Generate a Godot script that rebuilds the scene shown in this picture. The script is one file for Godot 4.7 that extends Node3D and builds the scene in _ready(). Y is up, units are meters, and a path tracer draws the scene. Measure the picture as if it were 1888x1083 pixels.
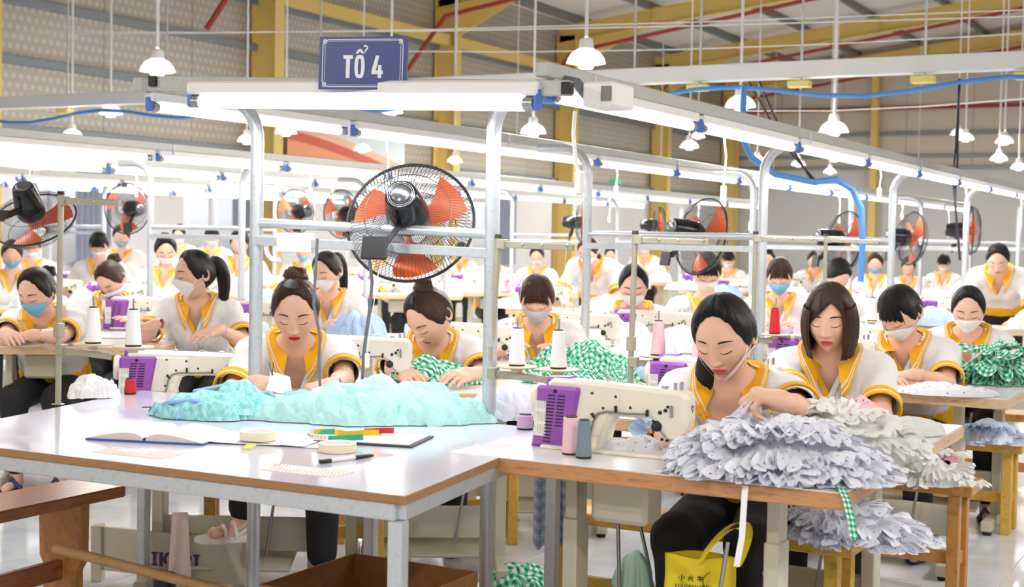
extends Node3D
# A sewing hall: rows of machines under fluorescent rails. Row axis -Z, table length X, floor y = 0.
const FOC := 2574.0
const EYE := Vector3(0, 1.367, 0)
const TOP := 0.76
var cam_basis := Basis()
var M := {}
var counts := {}
var rng := RandomNumberGenerator.new()
var noise := FastNoiseLite.new()

# ---------- photograph pixels to directions ----------
func ray(x: float, y: float) -> Vector3:
	return cam_basis * Vector3((x - 944.0) / FOC, -(y - 541.5) / FOC, -1.0)
func aty(x: float, y: float, h: float) -> Vector3:
	var d := ray(x, y); return EYE + d * ((h - EYE.y) / d.y)
func atz(x: float, y: float, z: float) -> Vector3:
	var d := ray(x, y); return EYE + d * (z / d.z)
func atx(x: float, y: float, xx: float) -> Vector3:
	var d := ray(x, y); return EYE + d * (xx / d.x)
func atd(x: float, y: float, t: float) -> Vector3:
	return EYE + ray(x, y) * t

# ---------- geometry collector ----------
class Geo:
	var v := PackedVector3Array()
	var n := PackedVector3Array()
	var uv := PackedVector2Array()
	var c := PackedColorArray()
	var ix := PackedInt32Array()
	var col := Color.WHITE
	var uvs := 1.0
	func vert(p: Vector3, nn: Vector3, t := Vector2.ZERO) -> int:
		v.append(p); n.append(nn); uv.append(t); c.append(col)
		return v.size() - 1
	func flat(p: Array) -> Geo:
		var a: Vector3 = p[0]; var b: Vector3 = p[1]; var d: Vector3 = p[2]
		var nn := (d - a).cross(b - a).normalized()
		if nn.length() < 0.5 and p.size() > 3:
			nn = (p[3] - a).cross(d - a).normalized()
		var e := (b - a).normalized()
		var e2 := nn.cross(e)
		var s := v.size()
		for q in p:
			vert(q, nn, Vector2((q - a).dot(e), (q - a).dot(e2)) * uvs)
		for i in range(1, p.size() - 1):
			ix.append_array([s, s + i, s + i + 1])
		return self
	func box(at: Vector3, size: Vector3, b := Basis(), bev := 0.003) -> Geo:
		var h := size / 2.0
		bev = minf(bev, minf(h.x, minf(h.y, h.z)) * 0.6)
		var k := h - Vector3(bev, bev, bev)
		var P := func(ax: int, s: Vector3) -> Vector3:
			var q := Vector3(k.x * s.x, k.y * s.y, k.z * s.z)
			q[ax] = h[ax] * s[ax]
			return at + b * q
		for ax in 3:
			var a1 := (ax + 1) % 3
			var a2 := (ax + 2) % 3
			for sg in [1.0, -1.0]:
				var cs := []
				for t in [[-1, -1], [-1, 1], [1, 1], [1, -1]]:
					var s := Vector3.ZERO
					s[ax] = sg; s[a1] = t[0] * sg; s[a2] = t[1]
					cs.append(P.call(ax, s))
				flat(cs)
			for s1 in [1.0, -1.0]:
				for s2 in [1.0, -1.0]:
					var lo := Vector3.ZERO
					lo[a1] = s1; lo[a2] = s2; lo[ax] = -1
					var hi := lo; hi[ax] = 1
					var q4 := [P.call(a1, lo), P.call(a1, hi), P.call(a2, hi), P.call(a2, lo)]
					if s1 * s2 < 0: q4.reverse()
					flat(q4)
		for sx in [1.0, -1.0]:
			for sy in [1.0, -1.0]:
				for sz in [1.0, -1.0]:
					var s := Vector3(sx, sy, sz)
					var t3 := [P.call(0, s), P.call(2, s), P.call(1, s)]
					if sx * sy * sz < 0: t3.reverse()
					flat(t3)
		return self
	func bar(a: Vector3, b: Vector3, w: float, h: float, bev := 0.002, up := Vector3.UP) -> Geo:
		var d := (b - a)
		var L := d.length()
		d = d / L
		if absf(d.dot(up)) > 0.98: up = Vector3.RIGHT
		var s := up.cross(d).normalized()
		var u := d.cross(s)
		return box((a + b) / 2.0, Vector3(w, h, L), Basis(s, u, d), bev)
	# nu columns by nv rows, row-major; smooth normals
	func grid(P: PackedVector3Array, nu: int, nv: int, wrap := false, cols := PackedColorArray(), su := 1.0, sv := 1.0) -> Geo:
		var s := v.size()
		var N := PackedVector3Array()
		N.resize(P.size())
		var mu := nu if wrap else nu - 1
		var T := PackedInt32Array()
		for j in nv - 1:
			for i in mu:
				var i2 := (i + 1) % nu
				var a := j * nu + i
				var b := j * nu + i2
				var d := (j + 1) * nu + i
				var e := (j + 1) * nu + i2
				var fn := (P[e] - P[a]).cross(P[b] - P[d])
				N[a] += fn; N[b] += fn; N[d] += fn; N[e] += fn
				T.append_array([a + s, b + s, e + s, a + s, e + s, d + s])
		var has := cols.size() == P.size()
		for i in P.size():
			v.append(P[i]); n.append(N[i].normalized())
			uv.append(Vector2(float(i % nu) / maxf(nu - 1, 1) * su, float(i / nu) / maxf(nv - 1, 1) * sv))
			c.append(cols[i] if has else col)
		ix.append_array(T)
		return self
	func tube(pts: Array, r, sides := 8, caps := true) -> Geo:
		var P := PackedVector3Array()
		var nn := pts.size()
		var d0: Vector3 = (pts[1] - pts[0]).normalized()
		var s := (Vector3.UP if absf(d0.y) < 0.9 else Vector3.RIGHT).cross(d0).normalized()
		for i in nn:
			var d: Vector3 = ((pts[mini(i + 1, nn - 1)] - pts[i]).normalized() + (pts[i] - pts[maxi(i - 1, 0)]).normalized()).normalized()
			s = (s - d * s.dot(d)).normalized()
			var u := d.cross(s)
			var rr: float = r[i] if r is Array else r
			for k in sides:
				var a := TAU * k / sides
				P.append(pts[i] + (s * cos(a) + u * sin(a)) * rr)
		grid(P, sides, nn, true)
		if caps:
			var r0 := []
			var r1 := []
			for k in sides:
				r0.append(P[sides - 1 - k]); r1.append(P[(nn - 1) * sides + k])
			r0.reverse(); r1.reverse()
			flat(r0); flat(r1)
		return self
	func lathe(prof: Array, sides := 24, x := Transform3D(), squash := 1.0) -> Geo:
		var P := PackedVector3Array()
		for q in prof:
			for k in sides:
				var a := TAU * k / sides
				P.append(x * Vector3(q.x * cos(a), q.y, q.x * sin(a) * squash))
		return grid(P, sides, prof.size(), true)
	func ball(at: Vector3, r: Vector3, b := Basis(), nu := 16, nv := 10) -> Geo:
		var P := PackedVector3Array()
		for j in nv:
			var t := PI * j / (nv - 1)
			for i in nu:
				var a := TAU * i / nu
				P.append(at + b * Vector3(r.x * sin(t) * cos(a), r.y * cos(t), r.z * sin(t) * sin(a)))
		return grid(P, nu, nv, true)
	# polygon in x, y pushed from z0 to z1, edges chamfered by bev
	func extrude(poly: PackedVector2Array, z0: float, z1: float, bev := 0.0, x := Transform3D()) -> Geo:
		if Geometry2D.is_polygon_clockwise(poly):
			poly = poly.duplicate(); poly.reverse()
		var m := poly.size()
		var ins := PackedVector2Array()
		for i in m:
			var a := (poly[i] - poly[(i + m - 1) % m]).normalized()
			var b := (poly[(i + 1) % m] - poly[i]).normalized()
			var na := Vector2(-a.y, a.x)
			var nb := Vector2(-b.y, b.x)
			var mm := (na + nb).normalized()
			ins.append(poly[i] + mm * bev / maxf(0.35, mm.dot(na)))
		var tri := Geometry2D.triangulate_polygon(ins)
		for s in 2:
			var z := z0 if s == 0 else z1
			var st := v.size()
			var nn := x.basis * Vector3(0, 0, -1 if s == 0 else 1)
			if z0 > z1: nn = -nn
			for q in ins: vert(x * Vector3(q.x, q.y, z), nn.normalized(), q * uvs)
			for i in range(0, tri.size(), 3):
				var a := tri[i]; var b := tri[i + 1]; var d := tri[i + 2]
				var cr := (v[st + d] - v[st + a]).cross(v[st + b] - v[st + a])
				if cr.dot(nn) < 0: ix.append_array([st + a, st + d, st + b])
				else: ix.append_array([st + a, st + b, st + d])
		var dz := bev if z1 > z0 else -bev
		for i in m:
			var j := (i + 1) % m
			var rings := [[ins, z0], [poly, z0 + dz], [poly, z1 - dz], [ins, z1]] if bev > 0 else [[poly, z0], [poly, z1]]
			for r in rings.size() - 1:
				var p0: PackedVector2Array = rings[r][0]; var p1: PackedVector2Array = rings[r + 1][0]
				flat([x * Vector3(p0[i].x, p0[i].y, rings[r][1]), x * Vector3(p1[i].x, p1[i].y, rings[r + 1][1]), x * Vector3(p1[j].x, p1[j].y, rings[r + 1][1]), x * Vector3(p0[j].x, p0[j].y, rings[r][1])])
		return self
	func add(g: Geo, x := Transform3D()) -> Geo:
		var s := v.size()
		for i in g.v.size():
			v.append(x * g.v[i]); n.append((x.basis * g.n[i]).normalized())
		uv.append_array(g.uv); c.append_array(g.c)
		var fl := x.basis.determinant() < 0
		for i in range(0, g.ix.size(), 3):
			if fl: ix.append_array([s + g.ix[i], s + g.ix[i + 2], s + g.ix[i + 1]])
			else: ix.append_array([s + g.ix[i], s + g.ix[i + 1], s + g.ix[i + 2]])
		return self
	func mesh() -> ArrayMesh:
		var a := []
		a.resize(Mesh.ARRAY_MAX)
		a[Mesh.ARRAY_VERTEX] = v; a[Mesh.ARRAY_NORMAL] = n; a[Mesh.ARRAY_TEX_UV] = uv; a[Mesh.ARRAY_COLOR] = c; a[Mesh.ARRAY_INDEX] = ix
		var m := ArrayMesh.new()
		m.add_surface_from_arrays(Mesh.PRIMITIVE_TRIANGLES, a)
		return m

# ---------- naming ----------
func numbered(called: String) -> String:
	var k: int = counts.get(called, 0)
	counts[called] = k + 1
	return called if k == 0 else "%s_%03d" % [called, k]
func tag(o: Node, label: String, category: String, group := "") -> Node:
	o.set_meta("label", label); o.set_meta("category", category)
	if group != "": o.set_meta("group", group)
	return o
func thing(called: String, label: String, category: String, at := Vector3.ZERO, turn := 0.0, group := "") -> Node3D:
	var o := Node3D.new()
	o.name = numbered(called)
	add_child(o, true)
	o.position = at; o.rotation.y = turn
	tag(o, label, category, group)
	return o
func part(called: String, g, m: Material, parent: Node) -> MeshInstance3D:
	var o := MeshInstance3D.new()
	o.name = called
	o.mesh = g.mesh() if g is Geo else g
	o.material_override = m
	parent.add_child(o, true)
	return o
func single(called: String, g, m: Material, label: String, category: String, at := Vector3.ZERO, turn := 0.0, group := "") -> MeshInstance3D:
	var o := part(numbered(called), g, m, self)
	o.position = at; o.rotation.y = turn
	tag(o, label, category, group)
	return o
func struct(called: String, g: Geo, m: Material) -> MeshInstance3D:
	var o := part(called, g, m, self)
	o.set_meta("kind", "structure")
	return o
func copy_of(src: Node3D, at: Vector3, turn: float, label := "", group := "") -> Node3D:
	var r: Node3D = src.duplicate()
	var base := String(src.name)
	var cut := RegEx.create_from_string("_\\d{3}$").sub(base, "")
	r.name = numbered(cut)
	add_child(r, true)
	r.position = at; r.rotation.y = turn
	if label != "": r.set_meta("label", label)
	if group != "": r.set_meta("group", group)
	return r

# ---------- materials ----------
func mat(key: String, col: Color, rough := 0.6, metal := 0.0, more := {}) -> StandardMaterial3D:
	var m := StandardMaterial3D.new()
	m.resource_name = key
	m.albedo_color = col; m.roughness = rough; m.metallic = metal
	for k in more: m.set(k, more[k])
	M[key] = m
	return m
func c8(r: int, g: int, b: int) -> Color:
	return Color(r / 255.0, g / 255.0, b / 255.0)
func lin(r: int, g: int, b: int) -> Color:
	return c8(r, g, b).srgb_to_linear()
func noise_tex(w: int, h: int, freq: float, ramp: Array, sd := 1, normal := false, stretch := Vector2.ONE, oct := 3) -> ImageTexture:
	var f := FastNoiseLite.new()
	f.seed = sd; f.frequency = freq; f.fractal_octaves = oct
	var im := Image.create(w, h, false, Image.FORMAT_RGB8)
	for y in h:
		for x in w:
			# wrap by blending both ends, so that repeats meet
			var fx := float(x) / w
			var fy := float(y) / h
			var px := x * stretch.x
			var py := y * stretch.y
			var a := lerpf(f.get_noise_2d(px, py), f.get_noise_2d(px - w * stretch.x, py), fx)
			var b := lerpf(f.get_noise_2d(px, py - h * stretch.y), f.get_noise_2d(px - w * stretch.x, py - h * stretch.y), fx)
			var t := clampf(lerpf(a, b, fy) * 0.8 + 0.5, 0, 1) * (ramp.size() - 1)
			var i := mini(int(t), ramp.size() - 2)
			im.set_pixel(x, y, (ramp[i] as Color).lerp(ramp[i + 1], t - i))
	if normal: im.bump_map_to_normal_map(4.0)
	return ImageTexture.create_from_image(im)
func paint(w: int, h: int, fn: Callable) -> ImageTexture:
	var im := Image.create(w, h, false, Image.FORMAT_RGB8)
	for y in h:
		for x in w: im.set_pixel(x, y, fn.call(x, y))
	return ImageTexture.create_from_image(im)
func text_mesh(s: String, size: float, depth: float, serif := false, bold := true) -> TextMesh:
	var t := TextMesh.new()
	var f := SystemFont.new()
	f.font_names = PackedStringArray(["Droid Serif" if serif else "Droid Sans"])
	f.font_weight = 700 if bold else 400
	t.font = f; t.text = s; t.font_size = 64; t.pixel_size = size / 64.0; t.depth = depth
	t.curve_step = 4.0
	return t

# ---------- people ----------
class Field:
	var o: Vector3
	var cs: float
	var nx: int
	var ny: int
	var nz: int
	var f := PackedFloat32Array()
	func _init(lo: Vector3, hi: Vector3, cell: float) -> void:
		cs = cell
		o = lo
		nx = int((hi.x - lo.x) / cell) + 2
		ny = int((hi.y - lo.y) / cell) + 2
		nz = int((hi.z - lo.z) / cell) + 2
		f.resize(nx * ny * nz)
		f.fill(1.0)
	func bone(a: Vector3, b: Vector3, ra: float, rb: float, k := 0.03) -> void:
		var pad := maxf(ra, rb) + k + cs * 2.0
		var lo := ((Vector3(minf(a.x, b.x), minf(a.y, b.y), minf(a.z, b.z)) - Vector3(pad, pad, pad)) - o) / cs
		var hi := ((Vector3(maxf(a.x, b.x), maxf(a.y, b.y), maxf(a.z, b.z)) + Vector3(pad, pad, pad)) - o) / cs
		var i0 := maxi(0, int(lo.x)); var j0 := maxi(0, int(lo.y)); var k0 := maxi(0, int(lo.z))
		var i1 := mini(nx - 1, int(hi.x) + 1); var j1 := mini(ny - 1, int(hi.y) + 1); var k1 := mini(nz - 1, int(hi.z) + 1)
		var ab := b - a
		var inv := 1.0 / maxf(ab.length_squared(), 1e-9)
		var dr := rb - ra
		var lim := k + cs * 2.0
		for kk in range(k0, k1 + 1):
			for jj in range(j0, j1 + 1):
				var row := (kk * ny + jj) * nx
				var p := o + Vector3(i0 * cs, jj * cs, kk * cs) - a
				for ii in range(i0, i1 + 1):
					var t := clampf(p.dot(ab) * inv, 0.0, 1.0)
					var d := (p - ab * t).length() - ra - dr * t
					p.x += cs
					if d < lim:
						var e := f[row + ii]
						var h := k - absf(d - e)
						var m := d if d < e else e
						if h > 0.0: m -= h * h / (4.0 * k)
						f[row + ii] = m
	func sample(p: Vector3) -> float:
		var q := (p - o) / cs
		var i := clampi(int(q.x), 0, nx - 2); var j := clampi(int(q.y), 0, ny - 2); var k := clampi(int(q.z), 0, nz - 2)
		var u := q - Vector3(i, j, k)
		var b := (k * ny + j) * nx + i
		var s := nx * ny
		return lerpf(lerpf(lerpf(f[b], f[b + 1], u.x), lerpf(f[b + nx], f[b + nx + 1], u.x), u.y), lerpf(lerpf(f[b + s], f[b + s + 1], u.x), lerpf(f[b + s + nx], f[b + s + nx + 1], u.x), u.y), u.z)
	# first point from p along d where the field falls under iso
	func hit(p: Vector3, d: Vector3, far: float, iso := 0.0) -> Vector3:
		var t := 0.0
		while t < far:
			var e := sample(p + d * t) - iso
			if e < 0.0008: return p + d * t
			t += clampf(e * 0.7, 0.001, 0.03)
		return p + d * far
	# surface nets
	func nets(iso := 0.0) -> Array:
		var V := PackedVector3Array()
		var T := PackedInt32Array()
		var at := PackedInt32Array()
		at.resize(f.size())
		at.fill(-1)
		var s := nx * ny
		var reach := cs * 2.2
		var off := PackedInt32Array([0, 1, nx, nx + 1, s, s + 1, s + nx, s + nx + 1])
		for k in nz - 1:
			for j in ny - 1:
				var row := (k * ny + j) * nx
				for i in nx - 1:
					var b := row + i
					var f0 := f[b] - iso
					if f0 > reach or f0 < -reach: continue
					var f1 := f[b + 1] - iso; var f2 := f[b + nx] - iso; var f3 := f[b + nx + 1] - iso
					var f4 := f[b + s] - iso; var f5 := f[b + s + 1] - iso; var f6 := f[b + s + nx] - iso; var f7 := f[b + s + nx + 1] - iso
					var neg := int(f0 < 0) + int(f1 < 0) + int(f2 < 0) + int(f3 < 0) + int(f4 < 0) + int(f5 < 0) + int(f6 < 0) + int(f7 < 0)
					if neg == 0 or neg == 8: continue
					var q := Vector3.ZERO
					var c := 0.0
					if (f0 < 0) != (f1 < 0): q += Vector3(f0 / (f0 - f1), 0, 0); c += 1.0
					if (f2 < 0) != (f3 < 0): q += Vector3(f2 / (f2 - f3), 1, 0); c += 1.0
					if (f4 < 0) != (f5 < 0): q += Vector3(f4 / (f4 - f5), 0, 1); c += 1.0
					if (f6 < 0) != (f7 < 0): q += Vector3(f6 / (f6 - f7), 1, 1); c += 1.0
					if (f0 < 0) != (f2 < 0): q += Vector3(0, f0 / (f0 - f2), 0); c += 1.0
					if (f1 < 0) != (f3 < 0): q += Vector3(1, f1 / (f1 - f3), 0); c += 1.0
					if (f4 < 0) != (f6 < 0): q += Vector3(0, f4 / (f4 - f6), 1); c += 1.0
					if (f5 < 0) != (f7 < 0): q += Vector3(1, f5 / (f5 - f7), 1); c += 1.0
					if (f0 < 0) != (f4 < 0): q += Vector3(0, 0, f0 / (f0 - f4)); c += 1.0
					if (f1 < 0) != (f5 < 0): q += Vector3(1, 0, f1 / (f1 - f5)); c += 1.0
					if (f2 < 0) != (f6 < 0): q += Vector3(0, 1, f2 / (f2 - f6)); c += 1.0
					if (f3 < 0) != (f7 < 0): q += Vector3(1, 1, f3 / (f3 - f7)); c += 1.0
					at[b] = V.size()
					V.append(o + (q / c + Vector3(i, j, k)) * cs)
					if i > 0 and j > 0 and k > 0:
						var i0 := f0 < 0
						if i0 != (f1 < 0): _quad(T, at[b], at[b - nx], at[b - nx - s], at[b - s], i0)
						if i0 != (f2 < 0): _quad(T, at[b], at[b - s], at[b - s - 1], at[b - 1], i0)
						if i0 != (f4 < 0): _quad(T, at[b], at[b - 1], at[b - 1 - nx], at[b - nx], i0)
		return [V, T]
	func _quad(T: PackedInt32Array, a: int, b: int, c: int, d: int, inside: bool) -> void:
		if a < 0 or b < 0 or c < 0 or d < 0: return
		if inside: T.append_array([a, b, c, a, c, d])
		else: T.append_array([a, c, b, a, d, c])

func nets_into(g: Geo, V: PackedVector3Array, T: PackedInt32Array, C := PackedColorArray(), drop := PackedByteArray()) -> void:
	var s := g.v.size()
	var N := PackedVector3Array()
	N.resize(V.size())
	var out := PackedInt32Array()
	for i in range(0, T.size(), 3):
		var a := T[i]; var b := T[i + 1]; var d := T[i + 2]
		if drop.size() and (drop[a] or drop[b] or drop[d]): continue
		var fn := (V[d] - V[a]).cross(V[b] - V[a])
		N[a] += fn; N[b] += fn; N[d] += fn
		out.append_array([a + s, b + s, d + s])
	for i in V.size():
		g.v.append(V[i]); g.n.append(N[i].normalized()); g.uv.append(Vector2(V[i].x + V[i].z, V[i].y) * 4.0)
		g.c.append(C[i] if C.size() else g.col)
	g.ix.append_array(out)

func gs(x: float, s: float) -> float:
	return exp(-x * x / (s * s))
# a point of the head; face towards +Z, centre at the middle of the skull
func head_point(n: Vector3, feats := true) -> Vector3:
	var y := n.y * 0.112
	var t := clampf(-n.y, 0, 1)
	var x := n.x * 0.0735 * (1.0 - 0.30 * pow(t, 1.7)) * (1.0 + 0.03 * gs(y + 0.015, 0.03))
	var z := n.z * 0.094
	if n.z > 0:
		z = n.z * 0.094 * (1.0 - 0.07 * t) - 0.004 * t
		if t > 0.5: z += 0.012 * (t - 0.5) * 2.0 * gs(x, 0.03)
	else:
		z = n.z * (0.098 - 0.045 * smoothstep(0.15, 0.9, t))
	if feats and n.z > 0.05:
		var w := smoothstep(0.05, 0.45, n.z)
		var ax := absf(x)
		var d := 0.0
		d += 0.0025 * gs(y - 0.026, 0.012) * gs(ax - 0.022, 0.03)
		d -= 0.0085 * gs(ax - 0.031, 0.017) * gs(y - 0.007, 0.013)
		d += 0.0055 * gs(ax - 0.032, 0.012) * gs(y - 0.003, 0.0085)
		d += 0.0035 * gs(ax - 0.042, 0.02) * gs(y + 0.022, 0.022)
		var ny := clampf((0.020 - y) / 0.052, 0, 1)
		var cut := smoothstep(-0.046, -0.037, y) * smoothstep(0.032, 0.012, y)
		d += (0.005 + 0.011 * ny) * gs(x, 0.0062 + 0.005 * ny) * cut
		d += 0.0065 * gs(x, 0.009) * gs(y + 0.031, 0.009)
		d += 0.0060 * gs(ax - 0.0125, 0.0062) * gs(y + 0.034, 0.0068)
		var lw := smoothstep(0.027, 0.016, ax)
		d += 0.0045 * gs(x, 0.03) * gs(y + 0.062, 0.018)
		d += 0.0036 * lw * gs(y + 0.0575, 0.0045) - 0.0035 * lw * gs(y + 0.0632, 0.0022) + 0.0044 * lw * gs(y + 0.0695, 0.005)
		d -= 0.0028 * gs(x, 0.02) * gs(y + 0.081, 0.006)
		d += 0.0055 * gs(x, 0.018) * gs(y + 0.097, 0.013)
		z += d * w
	return Vector3(x, y, z)
func face_at(x: float, y: float, out := 0.0) -> Vector3:
	var ny := clampf(y / 0.112, -0.98, 0.98)
	var t := clampf(-ny, 0, 1)
	var nx := x / (0.0735 * (1.0 - 0.30 * pow(t, 1.7)) * (1.0 + 0.03 * gs(y + 0.015, 0.03)))
	var nz := sqrt(maxf(0.02, 1.0 - nx * nx - ny * ny))
	var p := head_point(Vector3(nx, ny, nz))
	return p + Vector3(nx, ny, nz).normalized() * out
var head_cache := {}
func head_grid(lod: int) -> Array:
	if head_cache.has(lod): return head_cache[lod]
	var nu: int = [36, 60, 104][lod]
	var nv: int = [26, 44, 92][lod]
	var P := PackedVector3Array()
	for j in nv:
		var u := float(j) / (nv - 1)
		# rows crowd between brow and chin
		var yy := cos(PI * u)
		var y2 := yy - 0.16 * sin(PI * (yy * 0.9 + 0.25)) * (1.0 - yy * yy)
		yy = clampf(y2, -1, 1) if lod > 0 else yy
		var rr := sqrt(maxf(0, 1.0 - yy * yy))
		for i in nu:
			var a := TAU * i / nu
			a -= 0.55 * sin(a) if lod > 0 else 0.3 * sin(a)
			P.append(head_point(Vector3(sin(a) * rr, yy, cos(a) * rr)))
	head_cache[lod] = [P, nu, nv]
	return head_cache[lod]
func strip(g: Geo, pts: Array, w: Array, out: float, colr: Color) -> void:
	var P := PackedVector3Array()
	for i in pts.size():
		var p: Vector2 = pts[i]
		var q: Vector2 = pts[mini(i + 1, pts.size() - 1)] - pts[maxi(i - 1, 0)]
		var nn := Vector2(-q.y, q.x).normalized()
		for s in [-1.0, 0.0, 1.0]:
			var e: Vector2 = p + nn * s * w[i] * 0.5
			P.append(face_at(e.x, e.y, out * (1.0 if s == 0 else 0.3)))
	g.col = colr
	g.grid(P, 3, pts.size())
# head with face into g, placed by x; returns nothing
func make_head(g: Geo, x: Transform3D, lod: int, skin: Color, lip: Color, brow: Color, covered := false) -> void:
	var h := head_grid(lod)
	var P: PackedVector3Array = h[0]
	var C := PackedColorArray()
	for p in P:
		var cl := skin
		if p.z > 0.03 and not covered:
			var wl := smoothstep(0.0245, 0.019, absf(p.x) + absf(p.y + 0.064) * 0.7) * smoothstep(0.0115, 0.0085, absf(p.y + 0.0635) + 0.10 * absf(p.x))
			cl = cl.lerp(lip, wl)
		C.append(cl)
	var t := Geo.new()
	t.grid(P, h[1], h[2], true, C)
	for s in [-1.0, 1.0]:
		# ears
		t.col = skin
		var e := PackedVector3Array()
		for j in 7:
			var r: float = [0.25, 0.7, 1.0, 1.05, 0.8, 0.5, 0.05][j]
			var dz: float = [0.0, 0.002, 0.007, 0.012, 0.013, 0.008, 0.005][j]
			for i in 14:
				var a := TAU * i / 14
				e.append(Vector3(s * (0.069 + dz), -0.004 + 0.031 * r * sin(a) * (1.0 if sin(a) > 0 else 0.85), -0.016 + 0.018 * r * cos(a) - dz * 0.9))
		t.grid(e, 14, 7, true)
		if lod > 0:
			var bp := []
			var lp := []
			for i in 9:
				var u := i / 8.0
				bp.append(Vector2(s * (0.015 + 0.036 * u), 0.0245 + 0.0065 * sin(PI * (0.15 + 0.7 * u)) - 0.004 * u))
				lp.append(Vector2(s * (0.0165 + 0.030 * u), -0.0015 - 0.0048 * sin(PI * u) + 0.001 * u))
			strip(t, bp, [0.003, 0.0045, 0.0055, 0.0055, 0.005, 0.0045, 0.004, 0.003, 0.0015], 0.0014, brow)
			strip(t, lp, [0.001, 0.0018, 0.0022, 0.0026, 0.0028, 0.003, 0.003, 0.003, 0.002], 0.0016, Color(0.012, 0.009, 0.008))
	g.add(t, x)

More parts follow.
